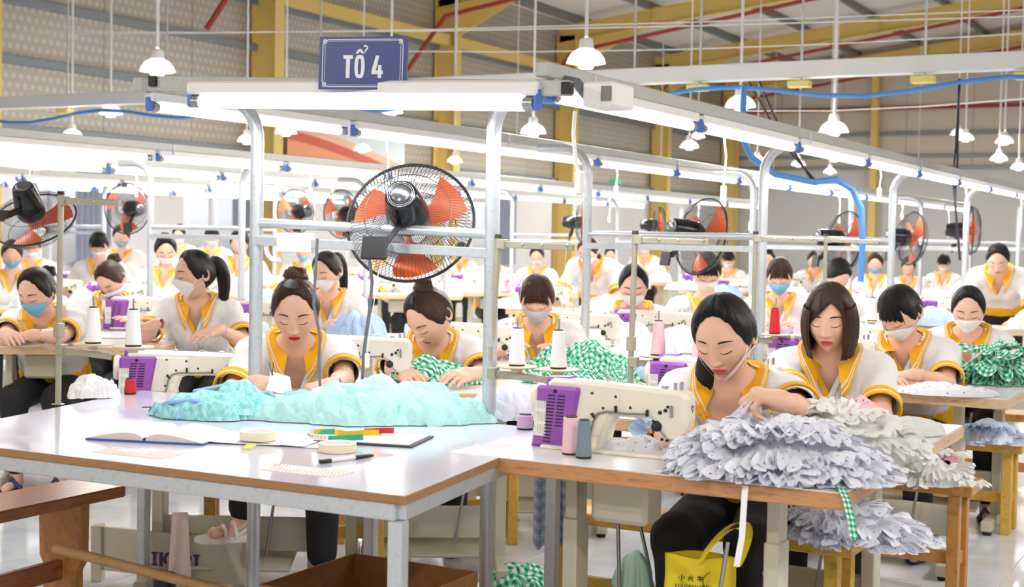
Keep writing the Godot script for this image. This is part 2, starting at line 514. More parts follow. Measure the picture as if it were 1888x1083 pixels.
# the hairline: angle down from the crown, for an angle round from the front
func hairline(th: float) -> float:
	var a := absf(wrapf(th, -PI, PI)) / PI * 180.0
	var pts := [[0, 35], [20, 38], [42, 50], [60, 74], [72, 92], [80, 100], [92, 96], [105, 112], [125, 126], [180, 130]]
	for i in pts.size() - 1:
		if a <= pts[i + 1][0]:
			return deg_to_rad(lerpf(pts[i][1], pts[i + 1][1], smoothstep(0, 1, (a - pts[i][0]) / (pts[i + 1][0] - pts[i][0]))))
	return deg_to_rad(130)
func dirn(th: float, ph: float) -> Vector3:
	return Vector3(sin(th) * sin(ph), cos(ph), cos(th) * sin(ph))
func hair_mesh(x: Transform3D, style: String, lod: int, vol := 0.014) -> Geo:
	var g := Geo.new()
	var nu: int = [28, 44, 84][lod]
	var nv: int = [8, 12, 18][lod]
	var P := PackedVector3Array()
	for j in nv:
		var t := float(j) / (nv - 1)
		for i in nu + 1:
			var th := TAU * i / nu + PI
			var ph := hairline(th) * t
			var d := dirn(th, ph)
			var k := vol * (1.0 - pow(t, 5.0)) + 0.0015
			k *= 1.0 + 0.10 * sin(th * 23.0 + 2.0 * sin(th * 7.0)) * t * (1.0 - t) * 3.0
			if style == "part" or style == "bob": k *= 1.0 - 0.5 * gs(wrapf(th, -PI, PI) - 0.25, 0.09) * smoothstep(0.3, 0.9, t)
			P.append(head_point(d, false) + d * k)
	g.grid(P, nu + 1, nv, false, PackedColorArray(), 6.0, 1.0)
	if style == "bun" or style == "topbun":
		var c := Vector3(0, 0.113, -0.05) if style == "topbun" else Vector3(0, 0.055, -0.115)
		var Q := PackedVector3Array()
		for j in 14:
			var t := PI * j / 13.0
			for i in 25:
				var a := TAU * i / 24
				var r := 0.036 * (1.0 + 0.10 * sin(a * 3.0 + t * 4.0) + 0.05 * sin(a * 7.0 - t * 9.0))
				Q.append(c + Vector3(r * 1.15 * sin(t) * cos(a), r * 0.85 * cos(t), r * 1.1 * sin(t) * sin(a)))
		g.grid(Q, 25, 14, false, PackedColorArray(), 3.0, 1.0)
	if style == "tail" or style == "lowtail" or style == "sidetail":
		var pts := []
		var rs := []
		for i in 12:
			var u := i / 11.0
			var w := 0.018 + 0.022 * sin(PI * (0.15 + 0.8 * u)) * (1.0 - u * 0.3)
			if i == 11: w = 0.006
			rs.append(w)
			if style == "tail": pts.append(Vector3(-0.01 * u, 0.055 - 0.02 * u - 0.23 * u * u, -0.10 - 0.055 * sin(PI * u * 0.8)))
			elif style == "lowtail": pts.append(Vector3(0.02 * u, -0.03 - 0.24 * u, -0.085 - 0.05 * sin(PI * u * 0.7)))
			else: pts.append(Vector3(-0.05 - 0.03 * sin(u * 2.2), -0.045 - 0.15 * u, -0.055 + 0.05 * u))
		var T := Geo.new()
		T.tube(pts, rs, 14)
		g.add(T)
	if style == "bob":
		var Q := PackedVector3Array()
		var m := 60
		for j in 16:
			var t := j / 15.0
			for i in m:
				var th := lerpf(0.62, TAU - 0.62, float(i) / (m - 1))
				var a := absf(wrapf(th, -PI, PI))
				var d := dirn(th, deg_to_rad(68))
				var p := head_point(d, false) + d * (vol + 0.004)
				var yb := lerpf(p.y, -0.128 + 0.018 * gs(a - PI, 0.8), t)
				var rad := Vector2(sin(th) * 0.090, cos(th) * (0.088 if cos(th) > 0 else 0.108))
				var bul := 1.0 + 0.08 * sin(PI * clampf(t * 1.1, 0, 1)) - 0.14 * pow(t, 4.0) + 0.02 * sin(th * 29.0)
				var q := Vector3(rad.x * bul, yb, rad.y * bul)
				Q.append(p.lerp(q, smoothstep(0, 0.35, t)))
		g.grid(Q, m, 16, false, PackedColorArray(), 5.0, 1.0)
	if style == "fringe" or style == "bob" or style == "bangs":
		var m := 34
		var Q := PackedVector3Array()
		var lo := 0.030 if style != "bob" else 0.05
		for j in 8:
			var t := j / 7.0
			for i in m:
				var u := float(i) / (m - 1) * 2.0 - 1.0
				var th := u * 0.95
				var side := 0.0
				if style == "bob": side = absf(u - 0.25) * 0.05
				var yb := lo + 0.010 * sin(i * 2.7) * sin(i * 1.3) - 0.030 * pow(absf(u), 3.0) - side * 0.4
				if style == "bangs": yb = 0.030 + 0.009 * sin(i * 2.7) - 0.03 * pow(absf(u), 2.0)
				if style == "bob": yb = lerpf(0.072, 0.0, clampf(absf(u - 0.25) * 0.9, 0, 1))
				var top := head_point(dirn(th * 0.8, deg_to_rad(30)), false) + dirn(th * 0.8, deg_to_rad(30)) * (vol + 0.003)
				var fx := sin(th) * 0.068
				var bot := face_at(fx, yb, 0.007)
				var mid := head_point(dirn(th * 0.92, deg_to_rad(52)), false) + dirn(th * 0.92, deg_to_rad(52)) * (vol * 0.8 + 0.004)
				Q.append(top.lerp(mid, t).lerp(mid.lerp(bot, t), t))
		g.grid(Q, m, 8, false, PackedColorArray(), 2.5, 1.0)
	var r := Geo.new()
	r.add(g, x)
	return r
func mask_mesh(x: Transform3D, chin := false) -> Geo:
	var g := Geo.new()
	var P := PackedVector3Array()
	var nu := 25
	var nv := 14
	for j in nv:
		var b := j / float(nv - 1)
		for i in nu:
			var a := i / float(nu - 1) * 2.0 - 1.0
			var yt := -0.006 - 0.030 * pow(absf(a), 1.6)
			var yb := -0.106 + 0.046 * a * a
			if chin: yt = -0.088 + 0.066 * pow(absf(a), 1.6); yb = -0.108 + 0.066 * pow(absf(a), 1.5)
			var y := lerpf(yt, yb, b)
			var ny := clampf(y / 0.112, -0.955, 1)
			var th := a * deg_to_rad(66)
			var rr := sqrt(1.0 - ny * ny)
			var n := Vector3(sin(th) * rr, ny, cos(th) * rr)
			var p := head_point(n, false)
			var out := 0.0055 + 0.0015 * sin(b * 19.0) * (1.0 - absf(a)) * float(not chin)
			if not chin: p.z += 0.020 * gs(p.x, 0.022) * gs(y + 0.026, 0.028) + 0.004 * gs(p.x, 0.03)
			else: p.z += 0.008 * gs(p.x, 0.04)
			P.append(p + n * out)
	g.grid(P, nu, nv)
	for s in [0, 1]:
		var c0: Vector3 = P[2 * nu + (nu - 1) * s]
		var c1: Vector3 = P[(nv - 3) * nu + (nu - 1) * s]
		var sx := 1.0 if s == 1 else -1.0
		g.tube([c0, Vector3(sx * 0.077, 0.012, 0.004), Vector3(sx * 0.079, 0.020, -0.012), Vector3(sx * 0.080, 0.005, -0.03), Vector3(sx * 0.078, -0.03, -0.02), c1], 0.0016, 5)
	var r := Geo.new()
	r.add(g, x)
	return r

# a right hand: wrist at the origin, fingers along +Z, palm down (-Y), thumb towards +X
var hand_cache := {}
func hand_geo(pose: String, lod: int) -> Geo:
	var key := pose + str(lod)
	if hand_cache.has(key): return hand_cache[key]
	var cell := 0.0034 if lod == 2 else 0.006
	var fd := Field.new(Vector3(-0.065, -0.10, -0.03), Vector3(0.085, 0.045, 0.20), cell)
	fd.bone(Vector3(0, 0, -0.03), Vector3(0, 0, 0.01), 0.024, 0.023, 0.02)
	var curl: Array = {"flat": [0.15, 0.25, 0.2], "curl": [0.55, 0.75, 0.5], "pinch": [0.9, 0.9, 0.4]}[pose]
	var L := [[0.030, 0.072, 0.040, 0.025, 0.020], [0.010, 0.078, 0.044, 0.028, 0.022], [-0.011, 0.075, 0.041, 0.026, 0.021], [-0.030, 0.066, 0.032, 0.020, 0.018]]
	for i in 4:
		var q: Array = L[i]
		var kn := Vector3(q[0], 0.003 - 0.004 * absf(q[0] - 0.008) / 0.03, q[1])
		fd.bone(Vector3(q[0] * 0.55, 0, 0.008), kn, 0.0155, 0.0115, 0.022)
		var ang := 0.0
		var p := kn
		for s in 3:
			ang += curl[s] * (1.0 + 0.10 * i if pose != "flat" else 1.0)
			var spread: float = q[0] * (1.6 if pose == "flat" else 0.5)
			var e: Vector3 = p + Vector3(spread * 0.10, -sin(ang), cos(ang)) * q[2 + s]
			var r0 := 0.0088 - 0.0010 * s
			fd.bone(p, e, r0, r0 - 0.0010, 0.005)
			p = e
	var th: Array = [Vector3(0.012, -0.006, 0.012), Vector3(0.040, -0.014, 0.042), Vector3(0.052, -0.020, 0.072), Vector3(0.056, -0.024, 0.094)]
	if pose != "flat": th = [Vector3(0.012, -0.008, 0.012), Vector3(0.036, -0.028, 0.040), Vector3(0.040, -0.045, 0.068), Vector3(0.034, -0.058, 0.088)]
	fd.bone(th[0], th[1], 0.017, 0.0125, 0.018)
	fd.bone(th[1], th[2], 0.0115, 0.0098, 0.006)
	fd.bone(th[2], th[3], 0.0096, 0.0078, 0.004)
	var nt := fd.nets()
	var g := Geo.new()
	nets_into(g, nt[0], nt[1])
	hand_cache[key] = g
	return g

func ik(a: Vector3, b: Vector3, l1: float, l2: float, hint: Vector3) -> Vector3:
	var d := b - a
	var L := clampf(d.length(), 0.05, (l1 + l2) * 0.995)
	var u := d.normalized()
	var x := (l1 * l1 - l2 * l2 + L * L) / (2.0 * L)
	var h := sqrt(maxf(0.0, l1 * l1 - x * x))
	var s := (hint - u * hint.dot(u)).normalized()
	return a + u * x + s * h

const SKIN := [228, 182, 158]
# d: head (world centre of the skull), turn (way the body faces), hp/hy/hr (head pitch, yaw, roll), lh/rh (world wrist goals or null), hair, mask, lod ...
func person(d: Dictionary) -> Node3D:
	var lod: int = d.get("lod", 2)
	var turn: float = d.get("turn", 0.0)
	var head: Vector3 = d.head
	var stand: bool = d.get("stand", false)
	var pelvis_y: float = d.get("hip", 0.86 if stand else 0.54)
	var sc: float = d.get("scale", 1.0)
	var SL := 0.60 * sc
	var ry := head.y - pelvis_y
	var lean := acos(clampf(ry / SL, 0.45, 1.0))
	if ry > SL: pelvis_y = head.y - SL
	lean = maxf(lean, 0.06)
	var fw := Vector3(sin(turn), 0, cos(turn))
	var root_at := Vector3(head.x, 0, head.z) - fw * (sin(lean) * SL * 0.93)
	var o := thing(d.get("called", "person"), d.label, "person", root_at, turn, d.get("group", ""))
	var inv := o.transform.affine_inverse()
	var H := inv * head
	var pel := Vector3(0, pelvis_y, 0)
	# spine bends: steeper low, more forward at the top
	var up := (H - pel).normalized()
	var nb := pel + (H - pel) * 0.70 + Vector3(0, 0.012, -0.030)
	var u := (nb - pel).normalized()
	var sd := Vector3(1, 0, 0)
	var f := sd.cross(u).normalized()
	var skin: Color = lin(SKIN[0], SKIN[1], SKIN[2])
	if d.has("skin"): skin = d.skin
	var hx := Transform3D(Basis.from_euler(Vector3(d.get("hp", 0.5), d.get("hy", 0.0), d.get("hr", 0.0))), H)
	hx.basis = hx.basis.scaled(Vector3.ONE * sc * d.get("hs", 1.0))
	var SW := 0.163 * sc
	var sh := nb - u * 0.045
	var R := {}
	for s in [1.0, -1.0]:
		var shp: Vector3 = sh + sd * s * SW
		var goal = d.get("lh" if s > 0 else "rh", null)
		var w: Vector3
		if goal == null: w = Vector3(s * 0.16, TOP + 0.045, H.z + 0.13)
		else: w = inv * (goal as Vector3)
		var dl := w - shp
		var la := 0.265 * sc
		var lb := 0.235 * sc
		if dl.length() > (la + lb) * 0.99: w = shp + dl.normalized() * (la + lb) * 0.99
		var hint: Vector3 = Vector3(s * d.get("elbow_out", 0.75), -0.8, -0.35)
		R[s] = [shp, ik(shp, w, la, lb, hint), w]
	var cell: float = [0.022, 0.017, 0.013][lod]
	# bounds
	var lo := Vector3(-0.30, 0.0, -0.25)
	var hi := Vector3(0.30, H.y, 0.62)
	for s in [1.0, -1.0]:
		for q in R[s]:
			lo = lo.min(q - Vector3.ONE * 0.09); hi = hi.max(q + Vector3.ONE * 0.09)
	lo.y = -0.02
	hi = hi.max(H + Vector3.ONE * 0.02)
	var legs: bool = d.get("legs", true)
	if not legs: lo.y = pelvis_y - 0.20
	var B := Field.new(lo, hi, cell)
	var Tlo := Vector3(-0.34, pelvis_y - 0.17, minf(-0.24, nb.z - 0.25))
	var Thi := Vector3(0.34, nb.y + 0.09, nb.z + 0.24)
	for s in [1.0, -1.0]:
		Tlo = Tlo.min(R[s][1] - Vector3.ONE * 0.06); Thi = Thi.max(R[s][1] + Vector3.ONE * 0.06)
	var Sf := Field.new(Tlo, Thi, [0.022, 0.016, 0.0115][lod])
	var chest := pel.lerp(nb, 0.62)
	var tors := [[pel + sd * 0.075, pel + u * 0.10 + sd * 0.066, 0.108, 0.100], [pel - sd * 0.075, pel + u * 0.10 - sd * 0.066, 0.108, 0.100],
		[pel + u * 0.10 + sd * 0.058, chest + sd * 0.070, 0.094, 0.096], [pel + u * 0.10 - sd * 0.058, chest - sd * 0.070, 0.094, 0.096],
		[chest + sd * 0.072, sh + sd * 0.085 - u * 0.02, 0.094, 0.066], [chest - sd * 0.072, sh - sd * 0.085 - u * 0.02, 0.094, 0.066],
		[chest + sd * 0.066 + f * 0.052 + u * 0.01, chest + sd * 0.062 + f * 0.056, 0.055, 0.052], [chest - sd * 0.066 + f * 0.052 + u * 0.01, chest - sd * 0.062 + f * 0.056, 0.055, 0.052],
		[sh + sd * (SW - 0.02), sh - sd * (SW - 0.02), 0.054, 0.054], [nb + sd * 0.02, sh + sd * (SW - 0.02), 0.055, 0.050], [nb - sd * 0.02, sh - sd * (SW - 0.02), 0.055, 0.050]]
	for b in tors:
		B.bone(b[0], b[1], b[2], b[3], 0.05)
		Sf.bone(b[0], b[1], b[2] + 0.010, b[3] + 0.010, 0.055)
	B.bone(nb - u * 0.02, nb.lerp(H, 0.35), 0.052, 0.046, 0.035)
	B.bone(nb.lerp(H, 0.35), H + hx.basis * Vector3(0, -0.055, -0.022), 0.046, 0.048, 0.02)
	for s in [1.0, -1.0]:
		var q: Array = R[s]
		B.bone(q[0], q[1], 0.046, 0.037, 0.03)
		B.bone(q[1], q[1].lerp(q[2], 0.35), 0.037, 0.038, 0.012)
		B.bone(q[1].lerp(q[2], 0.35), q[2], 0.038, 0.0235, 0.012)
		var se: Vector3 = q[0].lerp(q[1], 0.74)
		Sf.bone(q[0], se, 0.060, 0.058, 0.035)
	var lp := lin(40, 40, 46)
	if legs:
		for s in [1.0, -1.0]:
			var hipj := pel + Vector3(s * 0.09, -0.03, 0.02)
			var knee := hipj + Vector3(s * 0.02, -0.03, 0.40)
			var ank := Vector3(s * 0.11, 0.09, 0.36)
			if stand: knee = hipj + Vector3(s * 0.01, -0.40, 0.04); ank = Vector3(s * 0.09, 0.09, 0.02)
			if d.has("ankle") and s < 0: ank = inv * (d.ankle as Vector3); knee = ik(hipj, ank, 0.40, 0.40, Vector3(0, 1, 0.6))
			B.bone(hipj, knee, 0.078, 0.055, 0.04)
			B.bone(knee, knee.lerp(ank, 0.35), 0.052, 0.052, 0.02)
			B.bone(knee.lerp(ank, 0.35), ank, 0.052, 0.034, 0.02)
			var toe: Vector3 = inv * (d.toe as Vector3) if d.has("toe") and s < 0 else Vector3(ank.x + s * 0.015, maxf(ank.y - 0.06, 0.03), ank.z + 0.15)
			B.bone(ank + Vector3(0, -0.05, -0.03), toe, 0.030, 0.022, 0.03)
	var g := Geo.new()
	g.col = skin
	var nt := B.nets()
	nets_into(g, nt[0], nt[1])
	# hands
	for s in [1.0, -1.0]:
		var q: Array = R[s]
		var dz: Vector3 = d.get("ldir" if s > 0 else "rdir", Vector3.ZERO)
		if dz == Vector3.ZERO: dz = (q[2] - q[1]).normalized() + Vector3(-s * 0.25, -0.15, 0.1)
		else: dz = inv.basis * dz
		dz = dz.normalized()
		var upv: Vector3 = d.get("lup" if s > 0 else "rup", Vector3(s * 0.35, 1, 0))
		var xx := upv.cross(dz).normalized()
		var hb := Basis(xx, dz.cross(xx), dz)
		# the drawn hand is a right one (thumb towards +X when palm is down); the left is its mirror image
		if s > 0: hb = hb * Basis.from_scale(Vector3(-1, 1, 1))
		var pose: String = d.get("lpose" if s > 0 else "rpose", "flat")
		var hg := hand_geo(pose, mini(lod, 2) if lod == 2 else 1)
		var t := Geo.new()
		t.add(hg, Transform3D(hb.scaled(Vector3.ONE * 0.97 * sc), q[2]))
		for i in t.c.size(): t.c[i] = skin
		g.add(t)
	make_head(g, hx, lod, skin, d.get("lip", lin(200, 110, 105)), d.get("brow", Color(0.035, 0.025, 0.02)), d.get("mask", "") != "" and d.get("mask", "") != "chin")
	part("body", g, M.skin, o)
	# shirt
	var sg := Geo.new()
	var sn := Sf.nets()
	var V: PackedVector3Array = sn[0]
	var C := PackedColorArray()
	var drop := PackedByteArray()
	drop.resize(V.size())
	var white := lin(229, 226, 226)
	var yel := lin(240, 178, 44)
	var vd: float = d.get("vneck", 0.13)
	var vw: float = d.get("vwide", 0.055)

	for i in V.size():
		var p := V[i]
		var r := p - nb
		var qx := r.dot(sd); var qy := r.dot(u); var qz := r.dot(f)
		var cl := white
		var tt := (p - pel).dot(u)
		if tt < d.get("hem", 0.13) and absf(p.x) < 0.26: cl = yel
		C.append(cl)
		if qz > -0.02 and qy > -vd and absf(qx) < vw * (qy + vd) / vd: drop[i] = 1
		if qy > 0.0 and Vector2(qx, qz - 0.01).length() < 0.062: drop[i] = 1
		if tt < -0.10: drop[i] = 1
		# open the sleeve ends
		for s in [1.0, -1.0]:
			var q: Array = R[s]
			var ad: Vector3 = (q[1] - q[0])
			if (p - q[0]).dot(ad) / ad.length_squared() > 0.80 and (p - q[1]).length() < 0.13: drop[i] = 1
		if lod > 0:
			var w := noise.get_noise_3d(p.x * 34.0 + 7.0 * root_at.x, p.y * 20.0, p.z * 34.0) * 0.006 + noise.get_noise_3d(p.x * 90.0, p.y * 50.0 + root_at.z, p.z * 80.0) * 0.002
			V[i] = p + Vector3(p.x, 0, p.z).normalized() * w
	nets_into(sg, V, sn[1], C, drop)
	var so := part("shirt", sg, M.cloth_vc, o)
	so.set_meta("label", "white polo shirt with yellow hem")
	# collar, folded, with two white stripes
	var cg := Geo.new()
	var rows := [[0.0, 0], [0.12, 0], [0.55, 0], [0.62, 0], [0.62, 1], [0.68, 1], [0.68, 0], [0.78, 0], [0.78, 1], [0.84, 1], [0.84, 0], [1.0, 0]]
	var m := 25 if lod == 2 else 15
	var phi0: float = d.get("open", 0.42)
	var CP := PackedVector3Array()
	var CC := PackedColorArray()
	var nx := nb + f * 0.008
	var outs := []
	var folds := []
	for i in m:
		var a := lerpf(phi0, TAU - phi0, i / float(m - 1))
		var fa := absf(wrapf(a, -PI, PI))
		var dirv := sd * sin(a) + f * cos(a)
		var L := 0.060 + 0.040 * gs(fa - phi0, 0.55)
		var fold := nx + dirv * (0.066 + 0.012 * gs(fa, 0.8)) + u * (0.040 - 0.034 * gs(fa, 0.9))
		var far := nx + dirv * (0.066 + L) + u * 0.10
		if fa < 1.0: far += f * 0.03 * (1.0 - fa)
		var hitp := Sf.hit(far, (-u - dirv * 0.25).normalized(), 0.30, 0.013)
		outs.append(hitp); folds.append(fold)
	for r in rows:
		for i in m:
			var t: float = r[0]
			var a := lerpf(phi0, TAU - phi0, i / float(m - 1))
			var dirv := sd * sin(a) + f * cos(a)
			var p: Vector3
			if t <= 0.12:
				p = (nx + dirv * 0.058 - u * 0.012).lerp(folds[i], t / 0.12)
			else:
				var e := (t - 0.12) / 0.88
				p = folds[i].lerp(outs[i], e) + (u * 0.55 + dirv * 0.6) * 0.018 * sin(PI * minf(e * 1.05, 1.0))
			CP.append(p); CC.append(white if r[1] == 1 else yel)
	cg.grid(CP, m, rows.size(), false, CC)
	var co := part("collar", cg, M.cloth_vc, o)
	co.set_meta("label", "yellow collar with white stripes")
	# placket along the open neck
	var pg := Geo.new()
	for s in [1.0, -1.0]:
		var PP := PackedVector3Array()
		for i in 8:
			var t := i / 7.0
			for e in [-0.008, 0.006, 0.013]:
				var qx: float = s * (vw * t + e * (1.0 if s < 0 else 0.9))
				var st := nb + sd * qx + u * (-vd * (1.0 - t) - 0.004) + f * 0.26
				PP.append(Sf.hit(st, -f, 0.4, 0.004 if s < 0 else 0.006))
		pg.col = yel if s < 0 else white
		pg.grid(PP, 3, 8)
	var lowp := PackedVector3Array()
	for i in 5:
		for e in [-0.012, 0.012]:
			lowp.append(Sf.hit(nb + sd * e - u * (vd + i * 0.022 - 0.006) + f * 0.26, -f, 0.4, 0.006))
	pg.col = white
	pg.grid(lowp, 2, 5)
	part("placket", pg, M.cloth_vc, o)
	if lod == 2:
		for i in 2:
			var bp := Sf.hit(nb - u * (vd + 0.02 + i * 0.045) + f * 0.26, -f, 0.4, 0.007)
			part("button", Geo.new().lathe([Vector2(0, 0.002), Vector2(0.004, 0.002), Vector2(0.0055, 0.0), Vector2(0.0055, -0.002)], 10, Transform3D(Basis(sd, f, -u), bp)), M.button, o)
	# sleeve bands
	for s in [1.0, -1.0]:
		var q: Array = R[s]
		var ad: Vector3 = (q[1] - q[0]).normalized()
		var bg := Geo.new()
		var BP := PackedVector3Array()
		var BC := PackedColorArray()
		var s1 := (Vector3.UP if absf(ad.y) < 0.9 else Vector3.FORWARD).cross(ad).normalized()
		var s2 := ad.cross(s1)
		var al: float = (q[1] - q[0]).length()
		for r in [[0.70, 0.0685, 0], [0.73, 0.0715, 0], [0.80, 0.0705, 0], [0.80, 0.0705, 1], [0.825, 0.0705, 1], [0.825, 0.0705, 0], [0.87, 0.070, 0], [0.87, 0.064, 0], [0.80, 0.060, 0]]:
			for i in 24:
				var a := TAU * i / 24
				BP.append(q[0] + ad * al * r[0] + (s1 * cos(a) + s2 * sin(a)) * r[1] * sc)
				BC.append(white if r[2] == 1 else yel)
		bg.grid(BP, 24, 9, true, BC)
		part("sleeve_band", bg, M.cloth_vc, o)
	# chest print
	if d.get("logo", lod == 2):
		var lp0 := nb + sd * 0.088 - u * 0.118
		var base_p := Sf.hit(lp0 + f * 0.26, -f, 0.4, 0.0)
		var p1 := Sf.hit(lp0 + sd * 0.03 + f * 0.26, -f, 0.4, 0.0)
		var p2 := Sf.hit(lp0 - u * 0.03 + f * 0.26, -f, 0.4, 0.0)
		var ex := (p1 - base_p).normalized()
		var ey := (base_p - p2).normalized()
		var ez := ex.cross(ey).normalized()
		ey = ez.cross(ex)
		for k in 2:
			var lo_ := part("chest_print", text_mesh("babeeni", 0.022, 0.004), M.logo_gold if k == 0 else M.logo_dark, o)
			lo_.transform = Transform3D(Basis(ex, ey, ez), base_p + ez * (0.0095 - 0.0012 * k) + (ex * 0.0008 - ey * 0.0012) * k)
			lo_.set_meta("label", "gold embroidered lettering")
	# trousers
	if legs:
		var tf := Field.new(Vector3(-0.30, 0.02, -0.22), Vector3(0.30, pelvis_y + 0.10, 0.66), [0.03, 0.022, 0.017][lod])
		for s in [1.0, -1.0]:
			var hipj := pel + Vector3(s * 0.09, -0.03, 0.02)
			var knee := hipj + Vector3(s * 0.02, -0.03, 0.40)
			var ank := Vector3(s * 0.11, 0.09, 0.36)
			if stand: knee = hipj + Vector3(s * 0.01, -0.40, 0.04); ank = Vector3(s * 0.09, 0.09, 0.02)
			if d.has("ankle") and s < 0: ank = inv * (d.ankle as Vector3); knee = ik(hipj, ank, 0.40, 0.40, Vector3(0, 1, 0.6))
			tf.bone(pel + sd * s * 0.06, pel + sd * s * 0.06 + u * 0.03, 0.115, 0.11, 0.04)
			tf.bone(hipj, knee, 0.092, 0.074, 0.04)
			tf.bone(knee, ank + (knee - ank) * 0.12, 0.072, 0.058, 0.03)
		var tn := tf.nets()
		var tg := Geo.new()
		nets_into(tg, tn[0], tn[1])
		part("trousers", tg, d.get("trouser", M.trousers), o)
		for s in [1.0, -1.0]:
			var ank := Vector3(s * 0.11, 0.09, 0.36)
			if stand: ank = Vector3(s * 0.09, 0.09, 0.02)
			if d.has("ankle") and s < 0: continue
			part("sandal", Geo.new().lathe([Vector2(0, 0.0), Vector2(0.9, 0.0), Vector2(1, 0.1), Vector2(1, 0.22), Vector2(0.9, 0.26), Vector2(0, 0.26)], 18, Transform3D(Basis.from_scale(Vector3(0.045, 0.06, 0.115)), Vector3(ank.x + s * 0.008, 0.001, ank.z + 0.05))).tube([Vector3(ank.x - 0.03, 0.02, ank.z + 0.09), Vector3(ank.x, 0.075, ank.z + 0.08), Vector3(ank.x + 0.045, 0.02, ank.z + 0.09)], 0.012, 6), M.navy, o)
	# hair
	var ho := part("hair", hair_mesh(hx, d.get("hair", "cap"), lod, d.get("vol", 0.014)), d.get("hair_mat", M.hair), o)
	if d.get("clip", false):
		var cp := PackedVector3Array()
		for j in 5:
			for i in 7:
				var th := PI + 0.35 + (i - 3) * 0.10
				var dd := dirn(lerpf(-1.1, 0.5, i / 6.0), deg_to_rad(9.0 + 5.0 * j))
				cp.append(hx * (head_point(dd, false) + dd * 0.020))
		part("hair_clip", Geo.new().grid(cp, 7, 5), M.black, ho)
	var mk: String = d.get("mask", "")
	if mk != "":
		part("face_mask", mask_mesh(hx, mk == "chin"), M["mask_" + ("white" if mk == "chin" else mk)], o)
	return o

# ---------- furniture and machines ----------
func pts_arc(c: Vector3, a: Vector3, b: Vector3, r: float, t0: float, t1: float, n: int) -> Array:
	var out := []
	for i in n + 1:
		var t := lerpf(t0, t1, i / float(n))
		out.append(c + (a * cos(t) + b * sin(t)) * r)
	return out
# sewing table: origin on the floor under the middle of the top, operator at -Z
func sewing_table(label: String, at: Vector3, turn: float, edge: Material, len := 1.08, dep := 0.53, group := "", low := 0.0) -> Node3D:
	var o := thing("sewing_table", label, "table", at, turn, group)
	var TOP := TOP - low
	part("tabletop", Geo.new().box(Vector3(0, TOP - 0.023, 0), Vector3(len, 0.040, dep), Basis(), 0.003), edge, o)
	part("laminate", Geo.new().box(Vector3(0, TOP - 0.0015, 0), Vector3(len - 0.004, 0.003, dep - 0.004), Basis(), 0.001), M.laminate, o)
	for s in [-1.0, 1.0]:
		var lg := part("leg", Geo.new().box(Vector3(s * 0.30, 0.31, -0.03), Vector3(0.045, 0.50, 0.085), Basis(), 0.004).box(Vector3(s * 0.30, 0.045, 0), Vector3(0.05, 0.05, 0.50), Basis(), 0.006), M.beige, o)
		part("inner_leg", Geo.new().box(Vector3(s * 0.30, 0.64, -0.03), Vector3(0.036, 0.20, 0.072), Basis(), 0.003).box(Vector3(s * 0.30, 0.728, 0), Vector3(0.05, 0.014, 0.40), Basis(), 0.002), M.beige, lg)
		for z in [-0.21, 0.21]: part("foot", Geo.new().lathe([Vector2(0, 0), Vector2(0.02, 0), Vector2(0.022, 0.012), Vector2(0.012, 0.022), Vector2(0, 0.022)], 12, Transform3D(Basis(), Vector3(s * 0.30, 0, z))), M.black, lg)
	part("crossbar", Geo.new().box(Vector3(0, 0.20, -0.03), Vector3(0.58, 0.13, 0.03), Basis(), 0.004), M.beige, o)
	part("treadle", Geo.new().box(Vector3(-0.02, 0.105, -0.05), Vector3(0.48, 0.014, 0.24), Basis(Vector3.RIGHT, 0.22), 0.004).box(Vector3(-0.02, 0.155, -0.165), Vector3(0.48, 0.10, 0.012), Basis(Vector3.RIGHT, 0.22), 0.003), M.beige, o)
	part("control_box", Geo.new().box(Vector3(-0.12, 0.64, 0.02), Vector3(0.17, 0.13, 0.12), Basis(), 0.012), M.beige, o)
	part("pedal_rod", Geo.new().tube([Vector3(0.12, 0.12, 0.02), Vector3(0.18, 0.55, 0.02)], 0.006, 6), M.steel, o)
	return o

